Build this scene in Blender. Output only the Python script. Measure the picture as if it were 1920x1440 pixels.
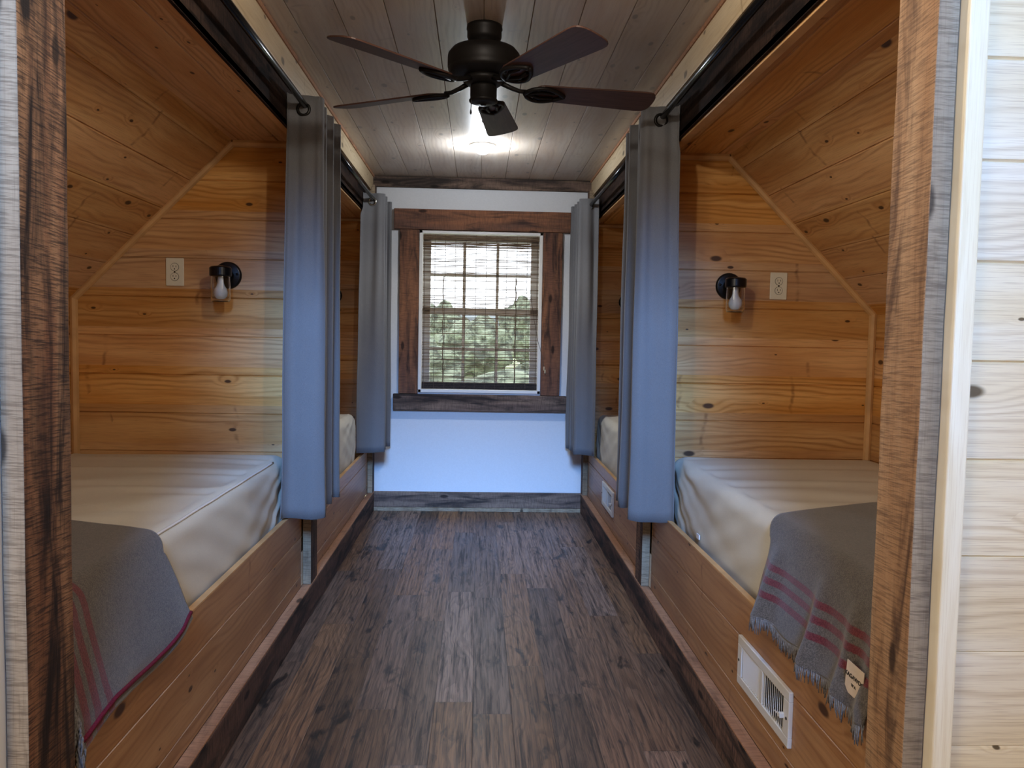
import bpy, bmesh, math, random
from mathutils import Vector, Matrix, noise

# ------------------------------------------------------------------ scene, camera, light
for o in list(bpy.data.objects):
    bpy.data.objects.remove(o)
SC = bpy.context.scene
COL = SC.collection
PI = math.pi
random.seed(7)

F_PX, YAW, PITCH, ROLL, CAM_Z = 1505.5, 0.04248, -0.05940, 0.01889, 1.2912
cy_, sy_ = math.cos(YAW), math.sin(YAW)
FWD = Vector((math.cos(PITCH) * sy_, math.cos(PITCH) * cy_, math.sin(PITCH)))
RGT = Vector((cy_, -sy_, 0))
UP = RGT.cross(FWD)
R2 = RGT * math.cos(ROLL) + UP * math.sin(ROLL)
U2 = -RGT * math.sin(ROLL) + UP * math.cos(ROLL)
cam_d = bpy.data.cameras.new('camera')
cam_d.sensor_width = 36.0
cam_d.lens = F_PX / 1920 * 36.0
cam_d.clip_start = 0.02
cam = bpy.data.objects.new('camera', cam_d)
COL.objects.link(cam)
cam.matrix_world = Matrix(((R2.x, U2.x, -FWD.x, 0), (R2.y, U2.y, -FWD.y, 0), (R2.z, U2.z, -FWD.z, CAM_Z), (0, 0, 0, 1)))
SC.camera = cam

vs = SC.view_settings
vs.view_transform = 'Standard'
vs.look = 'None'
vs.gamma = 1.0
vs.use_curve_mapping = False
vs.exposure = 0.12

SC.world = bpy.data.worlds.new('sky')
SC.world.use_nodes = True
bg = SC.world.node_tree.nodes['Background']
bg.inputs['Color'].default_value = (0.88, 0.94, 1.0, 1)
bg.inputs['Strength'].default_value = 5.0


def area(name, loc, target, sx, sy, power, col, spread=180):
    d = bpy.data.lights.new(name, 'AREA')
    d.shape = 'RECTANGLE'
    d.size, d.size_y = sx, sy
    d.energy = power
    d.color = col
    d.spread = math.radians(spread)
    o = bpy.data.objects.new(name, d)
    COL.objects.link(o)
    o.location = loc
    o.rotation_euler = (Vector(target) - Vector(loc)).to_track_quat('-Z', 'Y').to_euler()
    return o


def spot(name, loc, power, col, ang, blend, r):
    d = bpy.data.lights.new(name, 'SPOT')
    d.energy = power
    d.color = col
    d.spot_size = math.radians(ang)
    d.spot_blend = blend
    d.shadow_soft_size = r
    o = bpy.data.objects.new(name, d)
    COL.objects.link(o)
    o.location = loc
    return o


# behind the camera: an assumed high blue-sky light without a window, and two warm fills added for near walls
area('assumed_high_daylight', (0.0, -2.6, 3.55), (0.0, 3.6, 0.9), 1.0, 1.2, 33, (0.21, 0.46, 1.0), 34)  # assumed blue source; the back wall behind it has no opening
area('side_warm_fill', (-2.3, -0.7, 1.7), (1.6, 1.36, 1.2), 1.4, 1.5, 50, (1.0, 0.88, 0.70))  # added fill, no window there; brightens the right near wall
area('opposite_warm_fill', (2.3, -0.9, 1.7), (-1.4, 1.36, 1.2), 1.2, 1.5, 22, (1.0, 0.88, 0.70))  # added fill from the other side, also without a window


def point(name, loc, power, col, r):
    d = bpy.data.lights.new(name, 'POINT')
    d.energy, d.color, d.shadow_soft_size = power, col, r
    o = bpy.data.objects.new(name, d)
    COL.objects.link(o)
    o.location = loc


# two bulbs, the nearer one assumed, standing a little below the passage ceiling
point('ceiling_bulb_light', (0.005, 4.84, 2.32), 14, (0.84, 0.91, 1.0), 0.03)
spot('downlight_beam', (0.005, 4.84, 2.30), 22, (0.90, 0.94, 1.0), 150, 0.6, 0.05)
point('ceiling_bulb_light', (0.005, 1.75, 2.32), 18, (1.0, 0.93, 0.84), 0.03)  # assumed second lamp by the entrance, out of view


# ------------------------------------------------------------------ node helper
class N:
    def __init__(self, name):
        self.mat = bpy.data.materials.new(name)
        self.mat.use_nodes = True
        self.t = self.mat.node_tree
        self.bsdf = self.t.nodes['Principled BSDF']

    def new(self, kind, **kw):
        n = self.t.nodes.new(kind)
        for k, v in kw.items():
            setattr(n, k, v)
        return n

    def put(self, sock, v):
        if isinstance(v, bpy.types.NodeSocket):
            self.t.links.new(v, sock)
        elif v is not None:
            sock.default_value = v

    def m(self, op, a, b=None, c=None, clamp=False):
        n = self.new('ShaderNodeMath', operation=op, use_clamp=clamp)
        self.put(n.inputs[0], a)
        if b is not None: self.put(n.inputs[1], b)
        if c is not None: self.put(n.inputs[2], c)
        return n.outputs[0]

    def xyz(self, x, y, z):
        n = self.new('ShaderNodeCombineXYZ')
        for i, v in enumerate((x, y, z)): self.put(n.inputs[i], v)
        return n.outputs[0]

    def coords(self):
        tc = self.new('ShaderNodeTexCoord')
        s = self.new('ShaderNodeSeparateXYZ')
        self.put(s.inputs[0], tc.outputs['Object'])
        return dict(x=s.outputs[0], y=s.outputs[1], z=s.outputs[2], v=tc.outputs['Object'], uv=tc.outputs['UV'])

    def noise(self, vec, scale=1, detail=2, rough=0.5, dist=0.0, col=False):
        n = self.new('ShaderNodeTexNoise')
        self.put(n.inputs['Vector'], vec)
        n.inputs['Scale'].default_value = scale
        n.inputs['Detail'].default_value = detail
        n.inputs['Roughness'].default_value = rough
        n.inputs['Distortion'].default_value = dist
        return n.outputs[1 if col else 0]

    def white(self, vec):
        n = self.new('ShaderNodeTexWhiteNoise', noise_dimensions='3D')
        self.put(n.inputs['Vector'], vec)
        return n.outputs[0], n.outputs[1]

    def voro(self, vec, rnd=1.0):
        n = self.new('ShaderNodeTexVoronoi', voronoi_dimensions='2D')
        self.put(n.inputs['Vector'], vec)
        n.inputs['Scale'].default_value = 1
        n.inputs['Randomness'].default_value = rnd
        return n.outputs['Distance'], n.outputs['Color']

    def smooth(self, v, lo, hi, a=0.0, b=1.0):
        n = self.new('ShaderNodeMapRange', interpolation_type='SMOOTHSTEP')
        self.put(n.inputs[0], v)
        n.inputs[1].default_value, n.inputs[2].default_value = lo, hi
        n.inputs[3].default_value, n.inputs[4].default_value = a, b
        return n.outputs[0]

    def mix(self, f, a, b, mode='MIX'):
        n = self.new('ShaderNodeMix', data_type='RGBA', blend_type=mode)
        self.put(n.inputs[0], f)
        self.put(n.inputs[6], a if isinstance(a, bpy.types.NodeSocket) else (*a, 1))
        self.put(n.inputs[7], b if isinstance(b, bpy.types.NodeSocket) else (*b, 1))
        return n.outputs[2]

    def bump(self, h, strength, dist):
        n = self.new('ShaderNodeBump')
        n.inputs['Strength'].default_value = strength
        n.inputs['Distance'].default_value = dist
        self.put(n.inputs['Height'], h)
        self.put(self.bsdf.inputs['Normal'], n.outputs[0])

    def out(self, col, rough=0.5, spec=0.5, **kw):
        self.put(self.bsdf.inputs['Base Color'], col if isinstance(col, bpy.types.NodeSocket) else (*col, 1))
        self.put(self.bsdf.inputs['Roughness'], rough)
        self.put(self.bsdf.inputs['Specular IOR Level'], spec)
        for k, v in kw.items(): self.put(self.bsdf.inputs[k], v)
        return self.mat


def srgb(r, g, b):
    return tuple((c / 255 / 12.92) if c / 255 <= 0.04045 else ((c / 255 + 0.055) / 1.055) ** 2.4 for c in (r, g, b))


def pine(name, light, mid, dark, along='x', across='z', other='y', pitch=0.171, off=0.0, knots=1.0, rough=0.5,
         coat=0.0, ringk=1.0, wash=None, slope=None, spec=0.4, jit=0.26, kgate=0.60, stk=1.0):
    """knotty pine boards: colour varies board by board, growth rings, knots, figure marks"""
    n = N(name)
    c = n.coords()
    u = c[along]
    v = c[across]
    if slope:                                   # boards laid on a 45 degree face
        v = n.m('MULTIPLY', c['z'], 1.41421)
    b = n.m('FLOOR', n.m('DIVIDE', n.m('SUBTRACT', v, off), pitch))
    r1, rc = n.white(n.xyz(b, 3.7, 1.3))
    r2, _ = n.white(n.xyz(b, 9.1, 4.9))
    uu = n.m('ADD', u, n.m('MULTIPLY', r1, 40.0))
    # lazy wander of the rings
    warp = n.noise(n.xyz(n.m('MULTIPLY', uu, 1.6), n.m('MULTIPLY', v, 5.0), n.m('MULTIPLY', b, 3.1)), 1, 2, 0.5)
    kd, kc = n.voro(n.xyz(n.m('ADD', n.m('MULTIPLY', uu, 4.2), 0.0), n.m('MULTIPLY', v, 9.0), 0.0))
    ks = n.new('ShaderNodeSeparateColor')
    n.put(ks.inputs[0], kc)
    gate = n.m('GREATER_THAN', ks.outputs[0], kgate)
    size = n.m('ADD', n.m('MULTIPLY', n.m('POWER', ks.outputs[1], 2.0), 0.11), 0.030)
    kn = n.m('DIVIDE', kd, size)
    knot = n.m('MULTIPLY', n.smooth(kn, 0.6, 1.15, 1.0, 0.0), gate)
    halo = n.m('MULTIPLY', n.smooth(kn, 1.0, 4.5, 1.0, 0.0), gate)
    ph = n.m('ADD', n.m('MULTIPLY', v, 260.0 * ringk), n.m('MULTIPLY', warp, 34.0))
    ph = n.m('ADD', ph, n.m('MULTIPLY', halo, 7.0))
    ring = n.m('ADD', n.m('MULTIPLY', n.m('SINE', ph), 0.5), 0.5)
    ring = n.m('POWER', ring, 2.2)
    bandsel = n.noise(n.xyz(n.m('MULTIPLY', uu, 0.7), n.m('MULTIPLY', v, 14.0), b), 1, 2)
    ring = n.m('MULTIPLY', ring, n.smooth(bandsel, 0.38, 0.62))
    fine = n.noise(n.xyz(n.m('MULTIPLY', uu, 9.0), n.m('MULTIPLY', v, 420.0), b), 1, 3, 0.6)
    broad = n.noise(n.xyz(n.m('MULTIPLY', uu, 1.1), n.m('MULTIPLY', v, 9.0), n.m('MULTIPLY', b, 5.0)), 1, 3, 0.55)
    col = n.mix(n.smooth(broad, 0.3, 0.7), light, mid)
    col = n.mix(n.m('MULTIPLY', ring, 0.75), col, tuple(a * 0.62 + b * 0.38 for a, b in zip(mid, dark)))
    col = n.mix(n.m('MULTIPLY', n.smooth(fine, 0.48, 0.72), 0.38), col, dark)
    # cross-grain flecks and reddish streaks (compression figure)
    sd, sc_ = n.voro(n.xyz(n.m('MULTIPLY', uu, 5.0), n.m('MULTIPLY', v, 4.5), 0.0))
    ss = n.new('ShaderNodeSeparateColor')
    n.put(ss.inputs[0], sc_)
    wob = n.noise(n.xyz(n.m('MULTIPLY', uu, 2.0), n.m('MULTIPLY', v, 7.0), 7.0), 1, 2)
    sfade = n.noise(n.xyz(n.m('MULTIPLY', uu, 12.0), n.m('MULTIPLY', v, 24.0), 3.0), 1, 2)
    sx = n.m('ABSOLUTE', n.m('SUBTRACT', n.m('FRACT', n.m('ADD', n.m('MULTIPLY', uu, 1.9), n.m('MULTIPLY', wob, 0.22))), 0.5))
    streak = n.m('MULTIPLY', n.smooth(sx, 0.0, 0.026, 1.0, 0.0), n.m('GREATER_THAN', ss.outputs[1], 0.66))
    streak = n.m('MULTIPLY', streak, n.smooth(sfade, 0.35, 0.65))
    col = n.mix(n.m('MULTIPLY', streak, 0.6 * stk), col, dark)
    col = n.mix(n.m('MULTIPLY', halo, 0.38), col, mid)
    col = n.mix(n.m('MULTIPLY', knot, 0.92 * knots), col, tuple(x * 0.22 for x in dark))
    # per-board tone
    hsv = n.new('ShaderNodeHueSaturation')
    n.put(hsv.inputs['Value'], n.m('ADD', n.m('MULTIPLY', r2, jit), 1.0 - jit * 0.5))
    n.put(hsv.inputs['Saturation'], n.m('ADD', n.m('MULTIPLY', r1, 0.25), 0.88))
    n.put(hsv.inputs['Color'], col)
    col = hsv.outputs[0]
    if wash:
        w = n.noise(n.xyz(n.m('MULTIPLY', uu, 4.0), n.m('MULTIPLY', v, 22.0), b), 1, 3, 0.6)
        col = n.mix(n.smooth(w, 0.3, 0.75, wash[1] * 0.5, wash[1]), col, wash[0])
    n.bump(n.m('ADD', n.m('MULTIPLY', fine, 0.5), n.m('ADD', n.m('MULTIPLY', warp, 1.5), n.m('MULTIPLY', streak, -0.5))), 0.25, 0.002)
    return n.out(col, rough, spec, **({'Coat Weight': coat, 'Coat Roughness': 0.3} if coat else {}))


def rough_sawn(name, along, across, other, light, mid, dark, black=0.45, seed=0.0, kerf=1.0, big=1.0):
    """reclaimed rough-sawn board: weather stains along the grain, saw kerfs across it"""
    n = N(name)
    c = n.coords()
    u, v, w = c[along], c[across], c[other]
    st = n.noise(n.xyz(n.m('ADD', n.m('MULTIPLY', u, 2.6 * big), seed), n.m('MULTIPLY', v, 17.0 * big), n.m('MULTIPLY', w, 9.0)), 1, 5, 0.62, 0.6)
    st2 = n.noise(n.xyz(n.m('ADD', n.m('MULTIPLY', u, 0.9), seed + 5), n.m('MULTIPLY', v, 9.0), n.m('MULTIPLY', w, 6.0)), 1, 3, 0.6, 0.3)
    kw = n.noise(n.xyz(n.m('ADD', n.m('MULTIPLY', u, 300.0), n.m('MULTIPLY', v, 14.0)), n.m('MULTIPLY', v, 16.0), n.m('MULTIPLY', w, 12.0)), 1, 3, 0.65)
    kw2 = n.noise(n.xyz(n.m('MULTIPLY', u, 110.0), n.m('MULTIPLY', v, 13.0), seed), 1, 3, 0.65)
    gr = n.noise(n.xyz(n.m('MULTIPLY', u, 7.0), n.m('MULTIPLY', v, 300.0), n.m('MULTIPLY', w, 300.0)), 1, 2, 0.6)
    col = n.mix(n.smooth(st2, 0.32, 0.66), light, mid)
    col = n.mix(n.smooth(st, 1.0 - black - 0.12, 1.0 - black + 0.16), col, dark)
    col = n.mix(n.m('MULTIPLY', n.smooth(kw, 0.47, 0.60), 0.7 * kerf), col, dark)
    col = n.mix(n.m('MULTIPLY', n.smooth(kw2, 0.5, 0.68), 0.5 * kerf), col, dark)
    col = n.mix(n.m('MULTIPLY', n.smooth(gr, 0.5, 0.8), 0.25), col, dark)
    kd, kc = n.voro(n.xyz(n.m('ADD', n.m('MULTIPLY', u, 2.6), seed), n.m('MULTIPLY', v, 7.0), 0.0))
    ks = n.new('ShaderNodeSeparateColor')
    n.put(ks.inputs[0], kc)
    knot = n.m('MULTIPLY', n.smooth(kd, 0.05, 0.11, 1.0, 0.0), n.m('GREATER_THAN', ks.outputs[0], 0.6))
    col = n.mix(n.m('MULTIPLY', knot, 0.85), col, tuple(x * 0.4 for x in dark))
    n.bump(n.m('ADD', kw, n.m('MULTIPLY', gr, 0.5)), 0.5, 0.002)
    return n.out(col, 0.82, 0.25)


def plain(name, col, rough=0.5, metal=0.0, spec=0.5, noise_amt=0.0, nscale=60, **kw):
    n = N(name)
    cc = col
    if noise_amt:
        c = n.coords()
        f = n.noise(c['v'], nscale, 3)
        cc = n.mix(n.smooth(f, 0.3, 0.7), tuple(x * (1 - noise_amt) for x in col), tuple(min(1, x * (1 + noise_amt)) for x in col))
    n.bsdf.inputs['Metallic'].default_value = metal
    return n.out(cc, rough, spec, **kw)


# ------------------------------------------------------------------ materials
P_L, P_M, P_D = (0.70, 0.42, 0.19), (0.52, 0.25, 0.09), (0.15, 0.052, 0.018)
M = {}
M['pine_partition'] = pine('pine_partition', P_L, P_M, P_D, 'x', 'z', 'y', off=0.105, coat=0.25)
M['pine_knee'] = pine('pine_knee', P_L, P_M, P_D, 'y', 'z', 'x', off=0.105)
M['pine_flat'] = pine('pine_flat', P_L, P_M, P_D, 'y', 'x', 'z', off=0.03, knots=1)
M['pine_slope'] = pine('pine_slope', P_L, P_M, P_D, 'y', 'z', 'x', slope=True, off=0.02)
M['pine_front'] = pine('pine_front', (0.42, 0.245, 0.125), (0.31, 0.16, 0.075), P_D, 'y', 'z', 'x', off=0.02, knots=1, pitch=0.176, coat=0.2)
M['pine_trim'] = plain('pine_trim', (0.56, 0.32, 0.135), 0.5, noise_amt=0.14, nscale=9)
M['pine_fascia'] = pine('pine_fascia', (0.62, 0.50, 0.33), (0.50, 0.37, 0.21), (0.25, 0.15, 0.07), 'y', 'z', 'x', pitch=3, knots=0.8)
M['pine_lit'] = pine('pine_lit', (0.86, 0.77, 0.59), (0.79, 0.66, 0.44), (0.33, 0.20, 0.09), 'x', 'z', 'y', off=0.054, ringk=1.2, jit=0.05, pitch=0.1725, kgate=0.66, stk=0.0)  # lit copy of the alcove pine: bright light is put into the colour
M['pine_jamb'] = pine('pine_jamb', (0.86, 0.77, 0.58), (0.79, 0.67, 0.44), (0.6, 0.45, 0.25), 'z', 'x', 'y', pitch=3, knots=0)
M['ceiling_wood'] = pine('ceiling_wood', (0.60, 0.50, 0.38), (0.46, 0.33, 0.23), (0.16, 0.09, 0.055), 'y', 'x', 'z', off=0.0, knots=0.8,
                         wash=((0.60, 0.56, 0.52), 0.55), rough=0.42, coat=0.3)
M['rs_post_left'] = rough_sawn('rs_post_left', 'z', 'y', 'x', (0.36, 0.20, 0.10), (0.20, 0.085, 0.04), (0.016, 0.010, 0.008), 0.52, 2.0)
M['rs_post_right'] = rough_sawn('rs_post_right', 'z', 'y', 'x', (0.50, 0.31, 0.16), (0.36, 0.19, 0.085), (0.06, 0.03, 0.018), 0.42, 8.0, 0.6)
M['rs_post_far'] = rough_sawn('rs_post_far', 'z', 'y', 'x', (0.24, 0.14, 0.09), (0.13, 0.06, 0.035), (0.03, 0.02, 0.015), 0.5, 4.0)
M['rs_edge'] = rough_sawn('rs_edge', 'z', 'x', 'y', (0.42, 0.33, 0.22), (0.30, 0.22, 0.14), (0.10, 0.065, 0.04), 0.36, 3.0, 0.7)
M['rs_header'] = rough_sawn('rs_header', 'y', 'z', 'x', (0.060, 0.036, 0.026), (0.032, 0.019, 0.015), (0.009, 0.007, 0.007), 0.5, 1.0)
M['rs_header'].node_tree.nodes['Principled BSDF'].inputs['Specular IOR Level'].default_value = 0.05
M['rs_base'] = rough_sawn('rs_base', 'y', 'z', 'x', (0.22, 0.12, 0.075), (0.12, 0.065, 0.045), (0.025, 0.018, 0.015), 0.5, 6.0)
M['rs_ledge'] = rough_sawn('rs_ledge', 'y', 'x', 'z', (0.50, 0.27, 0.15), (0.36, 0.17, 0.085), (0.10, 0.05, 0.03), 0.35, 7.0, 0.5)
M['rs_end'] = rough_sawn('rs_end', 'x', 'z', 'y', (0.30, 0.20, 0.14), (0.17, 0.11, 0.085), (0.035, 0.026, 0.022), 0.5, 6.5, 0.5)
M['rs_case_h'] = rough_sawn('rs_case_h', 'x', 'z', 'y', (0.30, 0.13, 0.065), (0.15, 0.08, 0.06), (0.05, 0.03, 0.025), 0.44, 9.0, 0.5)
M['rs_case_v'] = rough_sawn('rs_case_v', 'z', 'x', 'y', (0.30, 0.135, 0.07), (0.17, 0.08, 0.055), (0.04, 0.025, 0.022), 0.46, 5.0, 0.5)
M['drywall'] = plain('drywall', (0.74, 0.75, 0.76), 0.9, noise_amt=0.02, nscale=120, spec=0.2)
M['vinyl'] = plain('vinyl', (0.80, 0.80, 0.78), 0.35)
M['white_paint'] = plain('white_paint', (0.85, 0.84, 0.80), 0.45)
M['bronze'] = plain('bronze', (0.012, 0.010, 0.009), 0.5, 0.4, spec=0.3)
M['black_metal'] = plain('black_metal', (0.006, 0.006, 0.007), 0.3, 0.4)
M['rod_metal'] = plain('rod_metal', (0.012, 0.012, 0.013), 0.22, 0.7)
M['ring_metal'] = plain('ring_metal', (0.03, 0.028, 0.026), 0.35, 0.8)
M['bright_ring'] = plain('bright_ring', (0.45, 0.43, 0.38), 0.25, 1.0)
M['outlet'] = plain('outlet', (0.72, 0.70, 0.60), 0.4)
M['slot'] = plain('slot', (0.02, 0.02, 0.02), 0.6)
M['vent'] = plain('vent', (0.66, 0.64, 0.60), 0.45)
M['duct'] = plain('duct', (0.02, 0.025, 0.04), 0.7)
M['bulb'] = plain('bulb', (0.85, 0.86, 0.88), 0.25, **{'Subsurface Weight': 0.0})
M['cord'] = plain('cord', (0.10, 0.07, 0.05), 0.7)
M['tassel'] = plain('tassel', (0.62, 0.50, 0.32), 0.6)
M['paper'] = plain('paper', (0.62, 0.50, 0.38), 0.8, noise_amt=0.05)
M['ink'] = plain('ink', (0.03, 0.025, 0.02), 0.8)
M['tag_white'] = plain('tag_white', (0.8, 0.8, 0.82), 0.7)
M['red_binding'] = plain('red_binding', (0.13, 0.010, 0.028), 0.85, noise_amt=0.3, nscale=300, spec=0.2)

n = N('lens_glow')
n.out((0.9, 0.9, 0.9), 0.5, **{'Emission Color': (0.86, 0.93, 1.0, 1), 'Emission Strength': 14.0})
M['lens_glow'] = n.mat

n = N('glass')
n.bsdf.inputs['Transmission Weight'].default_value = 1.0
n.bsdf.inputs['IOR'].default_value = 1.45
n.out((0.96, 0.98, 0.97), 0.02)
M['glass'] = n.mat
n = N('pane')
tr = n.new('ShaderNodeBsdfTransparent')
gl = n.new('ShaderNodeBsdfGlossy')
gl.inputs['Roughness'].default_value = 0.02
fr = n.new('ShaderNodeFresnel')
fr.inputs[0].default_value = 1.45
mx = n.new('ShaderNodeMixShader')
n.put(mx.inputs[0], n.m('MULTIPLY', fr.outputs[0], 0.5))
n.put(mx.inputs[1], tr.outputs[0])
n.put(mx.inputs[2], gl.outputs[0])
n.put(n.t.nodes['Material Output'].inputs[0], mx.outputs[0])
M['pane'] = n.mat


def fabric(name, col, weave=900, amt=0.25, rough=0.9, trans=0.0, fleck=None, bumpd=0.0006):
    n = N(name)
    c = n.coords()
    a = n.noise(c['v'], weave, 2, 0.6)
    b = n.noise(c['v'], 7, 3, 0.5)
    cc = n.mix(n.smooth(a, 0.3, 0.7), tuple(x * (1 - amt) for x in col), tuple(min(1, x * (1 + amt)) for x in col))
    cc = n.mix(n.m('MULTIPLY', n.smooth(b, 0.35, 0.65), 0.15), cc, tuple(x * 0.8 for x in col))
    if fleck:
        f = n.noise(c['v'], fleck[1], 3, 0.7)
        cc = n.mix(n.m('MULTIPLY', n.smooth(f, 0.5, 0.62), 0.45), cc, fleck[0])
    n.bump(a, 0.4, bumpd)
    return n, cc, rough


n, cc, r = fabric('curtain_cloth', (0.165, 0.165, 0.170), 700, 0.16)
M['curtain'] = n.out(cc, r, 0.2, **{'Sheen Weight': 0.15})
n, cc, r = fabric('sheet_cloth', (0.64, 0.60, 0.50), 500, 0.05, bumpd=0.0004)
M['sheet'] = n.out(cc, 0.75, 0.3)
M['sheet_piping'] = plain('sheet_piping', (0.72, 0.68, 0.62), 0.7)


def blanket_mat(name, axis, lines, width):
    n, cc, r = fabric(name, (0.098, 0.082, 0.068), 330, 0.40, fleck=((0.045, 0.038, 0.034), 95), bumpd=0.002)
    s = n.new('ShaderNodeSeparateXYZ')
    n.put(s.inputs[0], n.coords()['uv'])
    q = s.outputs[axis]
    wob = n.m('MULTIPLY', n.m('SUBTRACT', n.noise(n.coords()['v'], 160, 2), 0.5), 0.004)
    tot = None
    for L in lines:
        d = n.m('ABSOLUTE', n.m('ADD', n.m('SUBTRACT', q, L), wob))
        k = n.smooth(d, width * 0.5, width * 0.5 + 0.003, 1.0, 0.0)
        tot = k if tot is None else n.m('MAXIMUM', tot, k)
    tw = n.noise(n.coords()['v'], 260, 2)
    red = n.mix(n.smooth(tw, 0.35, 0.65), (0.085, 0.006, 0.012), (0.14, 0.022, 0.026))
    cc = n.mix(n.m('MULTIPLY', tot, 0.9), cc, red)
    return n.out(cc, 0.95, 0.15, **{'Sheen Weight': 0.3})


M['fringe'] = plain('fringe_wool', (0.17, 0.16, 0.155), 0.95, noise_amt=0.3, nscale=200, spec=0.1)

# bamboo reeds: slightly see-through
n = N('reed')
c = n.coords()
f = n.noise(n.xyz(n.m('MULTIPLY', c['x'], 14.0), 0.0, n.m('MULTIPLY', c['z'], 170.0)), 1, 2, 0.7)
n.out(n.mix(n.smooth(f, 0.3, 0.7), (0.085, 0.055, 0.035), (0.25, 0.17, 0.10)), 0.6, 0.3)
M['reed'] = n.mat
M['reed_dark'] = plain('reed_dark', (0.035, 0.024, 0.018), 0.7, noise_amt=0.4, nscale=120)

# laminate floor
n = N('floor_laminate')
c = n.coords()
PW, PLN = 0.134, 1.22
row = n.m('FLOOR', n.m('DIVIDE', c['x'], PW))
ro, _ = n.white(n.xyz(row, 2.2, 5.5))
yy = n.m('ADD', c['y'], n.m('MULTIPLY', ro, PLN * 3))
seg = n.m('FLOOR', n.m('DIVIDE', yy, PLN))
r1, _ = n.white(n.xyz(row, seg, 1.0))
r2, _ = n.white(n.xyz(row, seg, 8.0))
uu = n.m('ADD', c['y'], n.m('MULTIPLY', r1, 30.0))
warp = n.noise(n.xyz(n.m('MULTIPLY', uu, 1.5), n.m('MULTIPLY', c['x'], 7.5), r2), 1, 2, 0.5, 0.2)
ring = n.m('FRACT', n.m('ADD', n.m('MULTIPLY', c['x'], 34.0), n.m('MULTIPLY', warp, 11.0)))
ring = n.smooth(ring, 0.0, 1.0)
fine = n.noise(n.xyz(n.m('MULTIPLY', uu, 5.0), n.m('MULTIPLY', c['x'], 210.0), r2), 1, 4, 0.65)
fine2 = n.noise(n.xyz(n.m('MULTIPLY', uu, 2.6), n.m('MULTIPLY', c['x'], 62.0), r1), 1, 5, 0.72, 0.35)
blot = n.noise(n.xyz(n.m('MULTIPLY', uu, 4.5), n.m('MULTIPLY', c['x'], 12.0), n.m('MULTIPLY', r1, 9)), 1, 4, 0.6, 0.5)
fcol = n.mix(n.m('MULTIPLY', n.smooth(ring, 0.3, 1.0), 0.55), (0.270, 0.158, 0.098), (0.115, 0.063, 0.039))
fcol = n.mix(n.m('MULTIPLY', n.smooth(fine, 0.42, 0.68), 0.7), fcol, (0.045, 0.028, 0.022))
fcol = n.mix(n.smooth(fine2, 0.48, 0.66, 0.0, 0.85), fcol, (0.022, 0.015, 0.013))
fcol = n.mix(n.smooth(blot, 0.57, 0.69, 0.0, 0.9), fcol, (0.012, 0.010, 0.010))
hsv = n.new('ShaderNodeHueSaturation')
n.put(hsv.inputs['Value'], n.m('ADD', n.m('MULTIPLY', r2, 0.7), 0.58))
n.put(hsv.inputs['Saturation'], n.m('ADD', n.m('MULTIPLY', r1, 0.40), 0.90))
n.put(hsv.inputs['Color'], fcol)
fx = n.m('ABSOLUTE', n.m('SUBTRACT', n.m('FRACT', n.m('DIVIDE', c['x'], PW)), 0.5))
fy = n.m('ABSOLUTE', n.m('SUBTRACT', n.m('FRACT', n.m('DIVIDE', yy, PLN)), 0.5))
joint = n.m('MAXIMUM', n.smooth(fx, 0.490, 0.499), n.smooth(fy, 0.4985, 0.4998))
col = n.mix(n.m('MULTIPLY', joint, 0.6), hsv.outputs[0], (0.02, 0.014, 0.012))
n.bump(n.m('SUBTRACT', n.m('MULTIPLY', fine2, -0.6), joint), 0.35, 0.0015)
M['floor'] = n.out(col, n.smooth(fine2, 0.3, 0.8, 0.33, 0.55), 0.45)

# outside
n = N('meadow')
c = n.coords()
f = n.noise(c['v'], 0.25, 5, 0.6)
M['meadow'] = n.out(n.mix(n.smooth(f, 0.35, 0.65), (0.26, 0.30, 0.17), (0.40, 0.44, 0.27)), 0.95, 0.1)
n = N('leaf_mass')
c = n.coords()
f = n.noise(c['v'], 1.3, 5, 0.75)
M['leaf'] = n.out(n.mix(n.smooth(f, 0.4, 0.6), (0.07, 0.085, 0.07), (0.26, 0.30, 0.22)), 0.9, 0.1)
M['bark'] = plain('bark', (0.05, 0.04, 0.03), 0.9)
M['haze_hill'] = plain('haze_hill', (0.17, 0.20, 0.21), 1.0, noise_amt=0.25, nscale=0.05)


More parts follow.
